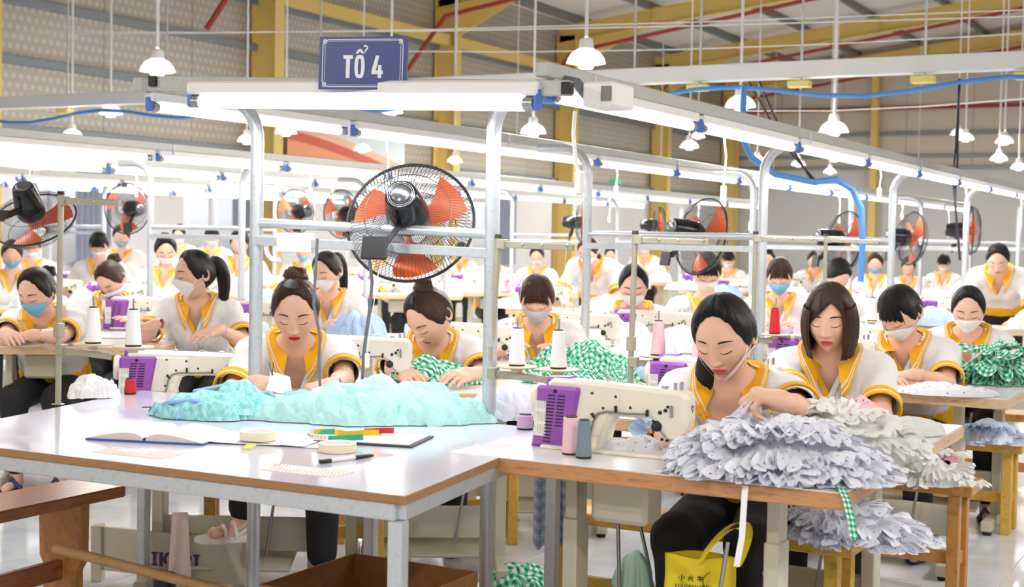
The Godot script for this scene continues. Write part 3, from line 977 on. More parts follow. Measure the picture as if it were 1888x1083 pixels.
var machine_proto: Node3D
func machine_parts(o: Node3D) -> void:
	var bed := Geo.new().box(Vector3(0.24, 0.006, 0), Vector3(0.476, 0.012, 0.178), Basis(), 0.004)
	part("bed", bed, M.cream, o)
	var prof := PackedVector2Array([Vector2(0.085, 0.0), Vector2(0.195, 0.0), Vector2(0.203, 0.02), Vector2(0.222, 0.09), Vector2(0.234, 0.112), Vector2(0.25, 0.118), Vector2(0.372, 0.118), Vector2(0.386, 0.108), Vector2(0.396, 0.085), Vector2(0.405, 0.052), Vector2(0.475, 0.050), Vector2(0.482, 0.07), Vector2(0.489, 0.12), Vector2(0.489, 0.190), Vector2(0.482, 0.205), Vector2(0.465, 0.212), Vector2(0.10, 0.226), Vector2(0.02, 0.226), Vector2(0.0, 0.21), Vector2(0.0, 0.15), Vector2(0.06, 0.10)])
	part("arm", Geo.new().extrude(prof, -0.042, 0.042, 0.012), M.cream, o)
	part("side_plate", Geo.new().extrude(PackedVector2Array([Vector2(0.10, 0.05), Vector2(0.195, 0.05), Vector2(0.225, 0.125), Vector2(0.262, 0.135), Vector2(0.262, 0.195), Vector2(0.10, 0.2)]), 0.040, 0.046, 0.003), M.cream, o)
	part("face_plate", Geo.new().extrude(PackedVector2Array([Vector2(0.452, 0.054), Vector2(0.478, 0.056), Vector2(0.494, 0.12), Vector2(0.494, 0.188), Vector2(0.484, 0.204), Vector2(0.452, 0.206)]), -0.036, 0.036, 0.012), M.cream, o)
	# motor cover
	var mc := part("motor_cover", Geo.new().extrude(PackedVector2Array([Vector2(-0.048, 0.0), Vector2(0.088, 0.0), Vector2(0.10, 0.05), Vector2(0.126, 0.195), Vector2(0.118, 0.203), Vector2(-0.02, 0.203), Vector2(-0.03, 0.195), Vector2(-0.03, 0.11)]), -0.05, 0.062, 0.010), M.purple, o)
	mc.set_meta("label", "violet plastic motor cover")
	part("top_cover", Geo.new().extrude(PackedVector2Array([Vector2(-0.022, 0.19), Vector2(0.075, 0.19), Vector2(0.07, 0.232), Vector2(-0.01, 0.228)]), -0.045, 0.02, 0.008), M.purple, o)
	for k in 2:
		for i in 15:
			var y := 0.172 - i * 0.0108
			if k == 1 and i > 9: continue
			part("vent_slot", Geo.new().box(Vector3(0.030 + k * 0.036 - i * 0.0012, y, 0.0625), Vector3(0.027, 0.0042, 0.003), Basis(), 0.0005), M.black, mc)
	part("rating_sticker", Geo.new().box(Vector3(-0.012, 0.095, 0.0628), Vector3(0.042, 0.115, 0.0016), Basis(), 0.0004), M.sticker, mc)
	part("warning_triangle", Geo.new().extrude(PackedVector2Array([Vector2(-0.026, 0.108), Vector2(-0.014, 0.108), Vector2(-0.020, 0.119)]), 0.0632, 0.0644, 0.0), M.yellow_paint, mc)
	part("knob", Geo.new().lathe([Vector2(0, 0.006), Vector2(0.006, 0.006), Vector2(0.007, 0)], 10, Transform3D(Basis(Vector3.RIGHT, Vector3.BACK, Vector3.DOWN), Vector3(0.042, 0.188, 0.061))), M.black, mc)
	part("handwheel", Geo.new().lathe([Vector2(0, -0.012), Vector2(0.045, -0.012), Vector2(0.052, -0.004), Vector2(0.054, 0.012), Vector2(0.048, 0.02), Vector2(0, 0.02)], 24, Transform3D(Basis(Vector3.UP, Vector3.LEFT, Vector3.BACK), Vector3(-0.038, 0.15, 0))), M.cream, o)
	var face := Basis(Vector3.RIGHT, Vector3.BACK, Vector3.DOWN)
	for q in [[0.167, 0.188], [0.250, 0.182], [0.207, 0.142], [0.161, 0.075], [0.30, 0.150]]:
		part("screw", Geo.new().lathe([Vector2(0, 0.003), Vector2(0.004, 0.003), Vector2(0.005, 0)], 10, Transform3D(face, Vector3(q[0], q[1], 0.0455 if q[0] < 0.27 else 0.0415))), M.black, o)
	for q in [[0.175, 0.115, 0.7], [0.253, 0.143, 0.1], [0.361, 0.138, 0.0]]:
		part("hose_clip", Geo.new().box(Vector3(q[0], q[1], 0.050), Vector3(0.008, 0.022, 0.012), Basis(Vector3.BACK, q[2]), 0.002), M.black, o)
	part("hose", Geo.new().tube([Vector3(0.14, 0.015, 0.052), Vector3(0.165, 0.05, 0.053), Vector3(0.174, 0.095, 0.052), Vector3(0.19, 0.124, 0.052), Vector3(0.22, 0.133, 0.052), Vector3(0.29, 0.131, 0.05), Vector3(0.36, 0.134, 0.048)], 0.0035, 7), M.grey, o)
	part("tension_knob", Geo.new().lathe([Vector2(0, 0.022), Vector2(0.011, 0.022), Vector2(0.014, 0.018), Vector2(0.014, 0.006), Vector2(0.017, 0.004), Vector2(0.017, 0)], 18, Transform3D(face, Vector3(0.392, 0.098, 0.038))), M.black, o)
	for q in [[0.402, 0.142, 0.007], [0.420, 0.150, 0.0065], [0.428, 0.162, 0.005], [0.41, 0.058, 0.005], [0.428, 0.056, 0.005]]:
		part("screw", Geo.new().lathe([Vector2(0, 0.006), Vector2(q[2] * 0.8, 0.006), Vector2(q[2], 0)], 12, Transform3D(face, Vector3(q[0], q[1], 0.041))), M.black, o)
	part("lever", Geo.new().bar(Vector3(0.405, 0.085, 0.048), Vector3(0.425, 0.066, 0.048), 0.008, 0.006), M.steel, o)
	part("take_up_guard", Geo.new().bar(Vector3(0.440, 0.168, 0.047), Vector3(0.443, 0.13, 0.047), 0.010, 0.008), M.steel, o)
	part("needle_bar", Geo.new().tube([Vector3(0.444, 0.055, 0), Vector3(0.444, 0.028, 0)], 0.0055, 10).tube([Vector3(0.444, 0.03, 0), Vector3(0.444, 0.013, 0)], 0.0014, 6).tube([Vector3(0.455, 0.055, 0), Vector3(0.455, 0.024, 0)], 0.004, 8), M.chrome, o)
	part("presser_foot", Geo.new().box(Vector3(0.448, 0.017, 0.004), Vector3(0.016, 0.007, 0.034), Basis(), 0.002), M.chrome, o)
	part("needle_plate", Geo.new().box(Vector3(0.445, 0.0125, 0), Vector3(0.055, 0.002, 0.10), Basis(), 0.0005), M.chrome, o)
	var em := part("emblem", Geo.new().extrude(PackedVector2Array([Vector2(-0.010, 0.010), Vector2(0.010, 0.010), Vector2(0.013, 0.004), Vector2(0, -0.014), Vector2(-0.013, 0.004)]), 0, 0.0015, 0.0003, Transform3D(Basis(Vector3.FORWARD, Vector3.UP, Vector3.RIGHT), Vector3(0.4938, 0.157, 0.0))), M.purple_dark, o)
	var hl := part("emblem_letter", text_mesh("H", 0.014, 0.001), M.white, em)
	hl.transform = Transform3D(Basis(Vector3.FORWARD, Vector3.UP, Vector3.RIGHT), Vector3(0.4956, 0.158, 0.0))
	part("thread_guide", Geo.new().tube([Vector3(0.435, 0.212, 0), Vector3(0.435, 0.235, 0)], 0.006, 10).box(Vector3(0.40, 0.219, 0.0), Vector3(0.022, 0.008, 0.016), Basis(), 0.002).box(Vector3(0.456, 0.226, 0), Vector3(0.01, 0.028, 0.02), Basis(), 0.003), M.chrome, o)
	part("thread_post", Geo.new().tube([Vector3(0.20, 0.222, 0), Vector3(0.20, 0.243, 0)], 0.004, 8).lathe([Vector2(0, 0.004), Vector2(0.012, 0.004), Vector2(0.012, 0), Vector2(0, 0)], 12, Transform3D(Basis(), Vector3(0.20, 0.228, 0))).tube([Vector3(0.30, 0.222, -0.01), Vector3(0.315, 0.228, 0), Vector3(0.34, 0.222, 0.01)], 0.003, 6), M.chrome, o)
# x: where the pillar end's base stands (local x = 0)
func sewing_machine(label: String, at: Vector3, turn: float, group := "", full := true) -> Node3D:
	if machine_proto == null:
		machine_proto = thing("sewing_machine", label, "sewing machine", at, turn, group)
		machine_parts(machine_proto)
		machine_proto.scale = Vector3.ONE * 0.88
		return machine_proto
	var o := copy_of(machine_proto, at, turn, label)
	o.scale = Vector3.ONE * 0.88
	o.remove_meta("group")
	if group != "": o.set_meta("group", group)
	return o

# bench: origin on the floor at its middle, length along X
func bench(label: String, at: Vector3, turn: float, m: Material, len := 1.0, h := 0.45, group := "") -> Node3D:
	var o := thing("bench", label, "bench", at, turn, group)
	part("seat", Geo.new().box(Vector3(0, h - 0.02, 0), Vector3(len, 0.04, 0.24), Basis(), 0.004), m, o)
	for s in [-1.0, 1.0]:
		for z in [-0.08, 0.08]:
			part("leg", Geo.new().box(Vector3(s * (len / 2 - 0.07), (h - 0.04) / 2, z), Vector3(0.045, h - 0.04, 0.05), Basis(), 0.003), m, o)
		part("side_rail", Geo.new().box(Vector3(s * (len / 2 - 0.07), 0.16, 0), Vector3(0.025, 0.05, 0.11), Basis(), 0.003), m, o)
	part("stretcher", Geo.new().box(Vector3(0, 0.16, 0), Vector3(len - 0.16, 0.05, 0.03), Basis(), 0.003), m, o)
	return o

# thread cone: base at the origin
func cone_geo(h: float, r0: float, r1: float) -> Geo:
	var p := [Vector2(0, 0.004), Vector2(r0 * 0.98, 0.004), Vector2(r0, 0.008), Vector2(r0, 0.008)]
	for i in 21:
		var t := i / 20.0
		p.append(Vector2(lerpf(r0, r1, t) + 0.0006 * sin(i * 2.3), lerpf(0.008, h - 0.008, t)))
	p.append(Vector2(r1 * 0.95, h - 0.004)); p.append(Vector2(r1 * 0.6, h - 0.004))
	return Geo.new().lathe(p, 24)
func thread_cone(label: String, at: Vector3, m: Material, h := 0.125, r0 := 0.030, r1 := 0.021, group := "") -> Node3D:
	var o := thing("thread_cone", label, "thread", at, 0, group)
	part("thread", cone_geo(h, r0, r1), m, o)
	part("core", Geo.new().lathe([Vector2(0, h), Vector2(r1 * 0.75, h), Vector2(r1 * 0.8, h - 0.003), Vector2(r1 * 0.8, h - 0.012)], 16), M.black, o)
	part("base_ring", Geo.new().lathe([Vector2(0, 0), Vector2(r0 * 0.97, 0), Vector2(r0 * 1.0, 0.004), Vector2(r0 * 0.97, 0.008)], 20), M.black, o)
	return o
# thread stand: origin where its pole is clamped to the table; arms along +X
func thread_stand(label: String, at: Vector3, turn: float, h := 0.62, lean := Vector3.ZERO, group := "", arms := [0.10, 0.25]) -> Node3D:
	var o := thing("thread_stand", label, "stand", at, turn, group)
	var top := Vector3(0, h, 0) + lean
	part("pole", Geo.new().tube([Vector3.ZERO, top], 0.0105, 12).lathe([Vector2(0, 0.002), Vector2(0.022, 0.002), Vector2(0.022, 0), Vector2(0, 0)], 14), M.stand, o)
	part("pole_cap", Geo.new().lathe([Vector2(0, 0.012), Vector2(0.012, 0.012), Vector2(0.013, 0)], 12, Transform3D(Basis(), top)), M.black, o)
	var ta := top - Vector3(0, 0.02, 0)
	part("top_arm", Geo.new().bar(ta + Vector3(-0.012, 0, 0), ta + Vector3(0.27, -0.006, 0), 0.014, 0.022).box(ta + Vector3(0.012, 0, 0), Vector3(0.03, 0.032, 0.03), Basis(), 0.002), M.stand, o)
	for x in [0.09, 0.16, 0.25]: part("thread_guide", Geo.new().lathe([Vector2(0, 0.006), Vector2(0.004, 0.006), Vector2(0.006, 0)], 8, Transform3D(Basis(Vector3.RIGHT, Vector3.BACK, Vector3.DOWN), ta + Vector3(x, 0, 0.007))), M.chrome, o)
	var hy := h * 0.265
	var la := Vector3.ZERO.lerp(top, 0.265)
	part("lower_arm", Geo.new().bar(la + Vector3(-0.012, 0, 0), la + Vector3(0.24, -0.012, 0), 0.014, 0.022).box(la + Vector3(0.012, 0, 0), Vector3(0.032, 0.036, 0.032), Basis(), 0.002).box(la + Vector3(0, 0.065, 0), Vector3(0.028, 0.05, 0.03), Basis(), 0.002), M.stand, o)
	for x in arms:
		var c := la + Vector3(x, 0.022, 0)
		var tr := part("spool_tray", Geo.new().lathe([Vector2(0, 0.006), Vector2(0.066, 0.006), Vector2(0.068, 0.003), Vector2(0.064, 0.0), Vector2(0.02, -0.004), Vector2(0.014, -0.016), Vector2(0, -0.016)], 28, Transform3D(Basis(), c)), M.tray_disc, o)
		part("spindle", Geo.new().tube([c, c + Vector3(0, 0.165, 0)], 0.003, 6), M.steel, tr)
	return o

# fan: hub at the origin, motor towards +Z, air away along -Z
var fan_proto: Node3D
func fan(label: String, at: Vector3, b: Basis, sc := 1.0, group := "") -> Node3D:
	var o: Node3D
	if fan_proto == null:
		o = thing("wall_fan", label, "fan", at, 0, group)
		fan_proto = o
		var R := 0.221
		var g := Geo.new()
		var ring := []
		for i in 73:
			var a := TAU * i / 72
			ring.append(Vector3(cos(a), sin(a), 0) * R)
		part("rim", Geo.new().tube(ring, 0.0055, 8, false), M.black, o)
		var bg := Geo.new()
		var fg := Geo.new()
		for i in 96:
			var a := TAU * i / 96
			var e := Vector3(cos(a), sin(a), 0)
			var e2 := Vector3(cos(a + 0.10), sin(a + 0.10), 0)
			var e3 := Vector3(cos(a + 0.35), sin(a + 0.35), 0)
			bg.tube([e2 * 0.058 + Vector3(0, 0, 0.075), e2 * 0.13 + Vector3(0, 0, 0.072), e * 0.195 + Vector3(0, 0, 0.045), e * R], 0.0011, 4, false)
			fg.tube([e3 * 0.045 + Vector3(0, 0, -0.085), e3 * 0.12 + Vector3(0, 0, -0.08), e2 * 0.195 + Vector3(0, 0, -0.05), e * R], 0.0011, 4, false)
		for q in [[0.058, 0.076], [0.150, 0.068]]:
			var rr := []
			for i in 49: rr.append(Vector3(cos(TAU * i / 48) * q[0], sin(TAU * i / 48) * q[0], q[1]))
			bg.tube(rr, 0.0018, 5, false)
		for q in [[0.045, -0.086], [0.150, -0.073]]:
			var rr := []
			for i in 49: rr.append(Vector3(cos(TAU * i / 48) * q[0], sin(TAU * i / 48) * q[0], q[1]))
			fg.tube(rr, 0.0018, 5, false)
		var bo := part("back_grille", bg, M.wire, o); bo.set_meta("kind", "stuff")
		var fo := part("front_grille", fg, M.wire, o); fo.set_meta("kind", "stuff")
		for k in 3:
			var P := PackedVector3Array()
			for j in 9:
				var r := lerpf(0.03, 0.200, j / 8.0)
				for i in 9:
					var t := i / 8.0 - 0.5
					var wdt := lerpf(0.5, 0.95, smoothstep(0, 1, j / 8.0)) * (1.0 - 0.15 * pow(j / 8.0, 4.0))
					var a := TAU * k / 3.0 + 0.35 + t * wdt + 0.35 * (j / 8.0)
					P.append(Vector3(cos(a) * r, sin(a) * r, -0.012 + t * 0.055 * (1.15 - j / 10.0)))
			part("blade", Geo.new().grid(P, 9, 9), M.orange, o)
		part("hub", Geo.new().lathe([Vector2(0, -0.05), Vector2(0.022, -0.05), Vector2(0.034, -0.035), Vector2(0.036, 0.02), Vector2(0, 0.02)], 20, Transform3D(Basis(Vector3.RIGHT, Vector3.BACK, Vector3.DOWN), Vector3.ZERO)), M.orange, o)
		var ax := Basis(Vector3.RIGHT, Vector3.BACK, Vector3.DOWN)
		var mo := part("motor", Geo.new().lathe([Vector2(0.0, 0.02), Vector2(0.062, 0.02), Vector2(0.073, 0.04), Vector2(0.073, 0.085), Vector2(0.067, 0.15), Vector2(0.055, 0.212), Vector2(0.048, 0.220), Vector2(0.0, 0.220)], 28, Transform3D(ax, Vector3.ZERO)), M.black_gloss, o)
		part("motor_cap", Geo.new().lathe([Vector2(0.0, 0.229), Vector2(0.026, 0.228), Vector2(0.035, 0.222), Vector2(0.035, 0.218)], 20, Transform3D(ax, Vector3.ZERO)), M.chrome_dark, mo)
		for r in [0.039, 0.045]:
			var rr := []
			for i in 33: rr.append(Vector3(cos(TAU * i / 32) * r, sin(TAU * i / 32) * r, 0.2205))
			part("cap_ring", Geo.new().tube(rr, 0.0012, 5, false), M.steel, mo)
		part("bracket_arm", Geo.new().bar(Vector3(-0.01, -0.055, 0.11), Vector3(-0.06, -0.15, 0.135), 0.03, 0.02), M.black, o)
		part("bracket_plate", Geo.new().box(Vector3(-0.085, -0.165, 0.15), Vector3(0.085, 0.08, 0.014), Basis(), 0.002), M.black, o)
	else:
		o = copy_of(fan_proto, at, 0.0, label)
		o.remove_meta("group")
		if group != "": o.set_meta("group", group)
	o.basis = b.scaled(Vector3.ONE * sc)
	o.position = at
	return o

# a light rail unit: posts, bars; origin at world
func post_geo(x: float, z: float, out: float, top: float, r: float) -> Geo:
	var pts := [Vector3(x, 0.0, z), Vector3(x, 0.7, z), Vector3(x, top - 0.16, z)]
	pts.append_array(pts_arc(Vector3(x + out * 0.15, top - 0.15, z), Vector3(-out, 0, 0), Vector3.UP, 0.15, 0.1, PI / 2, 7))
	pts.append(Vector3(x + out * 0.30, top, z))
	return Geo.new().tube(pts, r, 14)
func light_frame(label: String, x0: float, x1: float, z: float, group: String, tilt := 0.0, top := 1.845) -> Node3D:
	var o := thing("light_frame", label, "frame", Vector3.ZERO, 0, group)
	part("post", post_geo(x0, z, -1.0, top, 0.024), M.galv, o)
	part("post", post_geo(x1, z, 1.0, top, 0.024), M.galv, o)
	part("crossbar", Geo.new().tube([Vector3(x0, 1.385 + tilt, z), Vector3(x1, 1.385 - tilt, z)], 0.017, 12), M.galv, o)
	part("crossbar", Geo.new().bar(Vector3(x0, 1.322 + tilt, z + 0.012), Vector3(x1, 1.322 - tilt, z + 0.012), 0.02, 0.032), M.galv, o)
	return o
# tubes hung under a steel channel along -Z, from z0, n of them
var tube_meshes := {}
func tube_light(at: Vector3, turn: float, label: String, group: String) -> Node3D:
	var o := thing("tube_light", label, "light", at, turn, group)
	if tube_meshes.is_empty():
		tube_meshes.housing = Geo.new().box(Vector3(0, 0.036, 0), Vector3(0.042, 0.036, 1.22), Basis(), 0.006).mesh()
		tube_meshes.tube = Geo.new().tube([Vector3(0, 0, -0.565), Vector3(0, 0, 0.565)], 0.0185, 8, false).mesh()
		tube_meshes.ferrule = Geo.new().tube([Vector3(0, 0, 0.563), Vector3(0, 0, 0.595)], 0.0175, 12).mesh()
		tube_meshes.ferrule2 = Geo.new().tube([Vector3(0, 0, -0.563), Vector3(0, 0, -0.595)], 0.0175, 12).mesh()
		tube_meshes.cap = Geo.new().box(Vector3(0, 0.010, 0.603), Vector3(0.030, 0.054, 0.020), Basis(), 0.006).mesh()
		tube_meshes.cap2 = Geo.new().box(Vector3(0, 0.010, -0.603), Vector3(0.030, 0.054, 0.020), Basis(), 0.006).mesh()
	part("housing", tube_meshes.housing, M.white_metal, o)
	part("glowing_tube", tube_meshes.tube, M.glow_tube, o)
	part("ferrule", tube_meshes.ferrule, M.steel, o)
	part("ferrule", tube_meshes.ferrule2, M.steel, o)
	part("end_cap", tube_meshes.cap, M.blue_cap, o)
	part("end_cap", tube_meshes.cap2, M.blue_cap, o)
	var l := AreaLight3D.new()
	l.name = "tube_lamp"
	l.area_size = Vector2(0.03, 1.1)
	l.light_energy = TUBE_E
	l.light_color = Color(0.975, 0.985, 1.0)
	l.area_range = 40.0
	l.area_attenuation = 2.0
	l.shadow_enabled = true
	o.add_child(l, true)
	l.position = Vector3(0, -0.0225, 0)
	l.rotation = Vector3(-PI / 2, 0, 0)
	return o
func rail(label: String, x: float, z0: float, n: int, y: float, group: String, tl: String, tgroup: String, ends := true) -> void:
	var L := n * 1.276
	var o := thing("lighting_rail", label, "rail", Vector3(x, y, z0), 0, group)
	part("channel", Geo.new().box(Vector3(0, 0.075, -L / 2), Vector3(0.042, 0.045, L + 0.06), Basis(), 0.003), M.galv_rough, o)
	for i in int(n / 2.0) + 1:
		part("hanger", Geo.new().box(Vector3(0.0, 0.062, -0.3 - i * 2.4), Vector3(0.052, 0.06, 0.012), Basis(), 0.002), M.galv, o)
	for i in n:
		tube_light(Vector3(x, y, z0 - 0.638 - i * 1.276), 0, tl, tgroup)
		if i % 2 == 1 and n > 3:
			var s := thing("pull_switch", "white pull switch dangling on a cord from a tube rail", "switch", Vector3(x, y, z0 - 0.3 - i * 1.276), 0, "pull switches under the tube rails")
			var k := 0.10 + 0.09 * ((i * 7) % 3)
			part("cord", Geo.new().tube([Vector3(0, 0.07, 0.03), Vector3(0.012, -k * 0.5, 0.0), Vector3(0.004, -k - 0.02, 0)], 0.0045, 6), M.white, s)
			part("switch_body", Geo.new().box(Vector3(0.004, -k - 0.055, 0), Vector3(0.026, 0.07, 0.02), Basis(), 0.008), M.white, s)

# pendant lamp: bottom of the bulb at the origin
func pendant(at: Vector3, sc: float, rod: float, label: String, group: String, power := 1.0) -> Node3D:
	var o := thing("pendant_lamp", label, "lamp", at, 0, group)
	part("rod", Geo.new().tube([Vector3(0, 0.24 * sc, 0), Vector3(0, rod, 0)], 0.012, 8), M.white_metal, o)
	part("socket_cap", Geo.new().lathe([Vector2(0.02, 0.30), Vector2(0.055, 0.29), Vector2(0.065, 0.27), Vector2(0.075, 0.20), Vector2(0.07, 0.19)].map(func(q): return q * sc), 18), M.white_metal, o)
	part("lamp_shade", Geo.new().lathe([Vector2(0.065, 0.20), Vector2(0.135, 0.16), Vector2(0.175, 0.105), Vector2(0.188, 0.06)].map(func(q): return q * sc), 18), M.glow_shade, o)
	part("bulb", Geo.new().lathe([Vector2(0.0, 0.0), Vector2(0.065, 0.006), Vector2(0.09, 0.05), Vector2(0.0, 0.14)].map(func(q): return q * sc), 12), M.glow_bulb, o)
	var l := OmniLight3D.new()
	l.name = "bulb_lamp"
	l.light_energy = PEND_E * power
	l.light_color = Color(1, 0.97, 0.92)
	l.omni_range = 60.0
	l.omni_attenuation = 2.0
	l.light_size = 0.08 * sc
	l.shadow_enabled = true
	o.add_child(l, true)
	l.position = Vector3(0, 0.06 * sc, 0)
	return o

# ---------- cloth ----------
# a heap of cloth resting on y = 0: half extents rx, rz, height h
func heap(rx: float, rz: float, h: float, sd: int, n := 90, fold := 0.022, k := 26.0, uvk := 1.0, flat_top := 0.8, droop := 0.0) -> Geo:
	var f := FastNoiseLite.new()
	f.seed = sd; f.frequency = 1.0; f.fractal_octaves = 2
	var g := Geo.new()
	var P := PackedVector3Array()
	var U := PackedVector2Array()
	var m := int(n * clampf(rz / rx, 0.5, 1.5))
	for j in m:
		for i in n:
			var a := i / float(n - 1) * 2 - 1
			var b := j / float(m - 1) * 2 - 1
			# square to disc
			var u := a * sqrt(1 - b * b / 2)
			var v := b * sqrt(1 - a * a / 2)
			var r := minf(1.0, sqrt(u * u + v * v))
			var th := atan2(v, u)
			var edge := 1.0 + 0.16 * f.get_noise_2d(cos(th) * 1.7 + 9, sin(th) * 1.7) + 0.06 * f.get_noise_2d(cos(th) * 6 + 3, sin(th) * 6)
			var p := Vector3(u * rx * edge, 0, v * rz * edge)
			var w1 := f.get_noise_2d(p.x * 4 + 20, p.z * 4) * 3.0
			var w2 := f.get_noise_2d(p.x * 6 - 31, p.z * 6 + 8) * 3.4
			var d1 := 1.1 + f.get_noise_2d(p.x * 2.2, p.z * 2.2 + 50) * 2.2
			var q1 := (p.x * cos(d1) + p.z * sin(d1)) * k + w1
			var q2 := (p.x * cos(d1 + 0.5) + p.z * sin(d1 + 0.5)) * k * 2.1 + w2
			var r1 := pow(absf(sin(q1)), 0.8)
			var r2 := pow(absf(sin(q2)), 0.8)
			var body := pow(maxf(0.0, 1.0 - pow(r, 1.7)), flat_top + 0.15)
			var lump := 1.0 + 0.5 * f.get_noise_2d(p.x * 3.0 + 70, p.z * 3.0)
			var y := h * body * lump + (r1 * fold + r2 * fold * 0.45) * smoothstep(1.0, 0.86, r) + 0.003
			if r > 0.97: y = minf(y, 0.003)
			y -= droop * pow(r, 3.0)
			p.y = y
			p.x += cos(q1) * fold * 0.5 * cos(d1) * smoothstep(1.0, 0.7, r)
			p.z += cos(q1) * fold * 0.5 * sin(d1) * smoothstep(1.0, 0.7, r)
			P.append(p)
			# cloth coordinates run along the surface
			var at_ := P.size() - 1
			U.append(Vector2(0 if i == 0 else U[at_ - 1].x + P[at_].distance_to(P[at_ - 1]) * uvk, 0 if j == 0 else U[at_ - n].y + P[at_].distance_to(P[at_ - n]) * uvk))
	g.grid(P, n, m)
	g.uv = U
	return g
# one ruffled strip: root along the path, frill outwards
func ruffle(path: Array, dirs: Array, w: float, amp: float, freq: float, ph: float, uvk: float) -> Geo:
	var g := Geo.new()
	var n := path.size()
	var P := PackedVector3Array()
	var U := PackedVector2Array()
	var nv := 7
	for j in nv:
		var t := j / float(nv - 1)
		for i in n:
			var s := i / float(n - 1)
			var tan_: Vector3 = (path[mini(i + 1, n - 1)] - path[maxi(i - 1, 0)]).normalized()
			var d: Vector3 = dirs[i]
			var nn := tan_.cross(d).normalized()
			var wv := sin(s * freq + ph + 0.9 * sin(s * freq * 0.37 + ph * 2.0)) * amp * pow(t, 0.8)
			var wt := cos(s * freq * 1.0 + ph) * amp * 0.45 * t
			var q: Vector3 = path[i] + d * (w * t * (1.0 + 0.12 * sin(s * freq * 0.5 + ph))) + nn * wv + tan_ * wt - Vector3(0, 0.45 * w * t * t, 0)
			q.y = maxf(q.y, 0.002 + 0.002 * t)
			P.append(q)
			U.append(Vector2(s * n * 0.012, t * w) * uvk)
	g.grid(P, n, nv)
	g.uv = U
	return g
# a heap of ruffled pieces: the mound and the frills that cover it
func ruffle_pile(o: Node3D, rx: float, rz: float, h: float, sd: int, count: int, m: Material, m2: Material, uvk: float, w := 0.07, amp := 0.013, fq := 1.0) -> void:
	var r := RandomNumberGenerator.new()
	r.seed = sd
	part("mound", heap(rx * 0.92, rz * 0.92, h * 0.85, sd, 70, 0.016, 34.0, uvk), m, o)
	for i in count:
		var a := r.randf() * TAU
		var rad := sqrt(r.randf()) * 1.0 if i % 3 else r.randf_range(0.85, 1.02)
		var L := r.randf_range(0.5, 1.15)
		var path := []
		var dirs := []
		var n := 64
		var tilt := r.randf_range(0.1, 0.9)
		for k in n:
			var s := k / float(n - 1) - 0.5
			var th := a + s * L / maxf(rad, 0.35)
			var rr := rad + 0.10 * sin(s * 5.0 + i)
			var q := Vector3(cos(th) * rr * rx, 0, sin(th) * rr * rz)
			var body := pow(maxf(0.0, 1.0 - pow(minf(rr, 1.0), 2.4)), 0.8)
			q.y = h * body * 0.92 + 0.006
			path.append(q)
			dirs.append((Vector3(cos(th), 0, sin(th)) * (0.5 + rad) + Vector3(0, tilt + 0.35 * (1.0 - rad), 0)).normalized())
		part("ruffle", ruffle(path, dirs, w * r.randf_range(0.7, 1.25), amp * r.randf_range(0.8, 1.3), r.randf_range(44, 70) * fq, r.randf() * TAU, uvk), m if i % 4 else m2, o)

# one rounded fold of cloth along a path
func drape(path: Array, w: float, h: float, uvk: float) -> Geo:
	var g := Geo.new()
	var P := PackedVector3Array()
	var U := PackedVector2Array()
	var n := path.size()
	for i in n:
		var s := i / float(n - 1)
		var tp := pow(sin(PI * clampf(s * 0.96 + 0.02, 0, 1)), 0.45)
		var tn: Vector3 = (path[mini(i + 1, n - 1)] - path[maxi(i - 1, 0)]).normalized()
		var sd := Vector3.UP.cross(tn).normalized()
		for j in 11:
			var t := j / 5.0 - 1.0
			var wob := 0.12 * sin(s * 17.0 + j * 0.9) + 0.10 * sin(s * 9.0 - j)
			P.append(path[i] + sd * w * (t + wob * 0.3) * tp + Vector3.UP * (h * (1.0 + wob) * pow(maxf(0.0, 1.0 - t * t), 0.6) * tp - 0.006 * absf(t)))
			U.append(Vector2(s * n * 0.012, t * w) * uvk)
	g.grid(P, 11, n)
	g.uv = U
	return g
func drapes_on(o: Node3D, rx: float, rz: float, h: float, count: int, sd: int, m: Material, uvk: float, w0 := 0.018) -> void:
	var r := RandomNumberGenerator.new()
	r.seed = sd
	for i in count:
		var a0 := r.randf() * TAU
		var r0 := r.randf_range(0.1, 0.75)
		var p := Vector2(cos(a0), sin(a0)) * r0
		var dir := r.randf_range(-0.7, 0.7) + (PI if r.randf() < 0.5 else 0.0)
		var bend := r.randf_range(-1.8, 1.8)
		var L := r.randf_range(0.5, 1.1)
		var path := []
		for k in 26:
			var s := k / 25.0
			var q := p + Vector2(cos(dir + bend * s), sin(dir + bend * s) * 1.3) * L * s
			var rr := minf(q.length(), 1.0)
			if q.length() > 0.97: q = q.normalized() * 0.97
			path.append(Vector3(q.x * rx, h * pow(1.0 - pow(rr, 1.7), 0.85) * 0.95 + 0.006, q.y * rz))
		part("fold", drape(path, w0 * r.randf_range(0.7, 1.7), w0 * r.randf_range(0.9, 1.7), uvk), m, o)

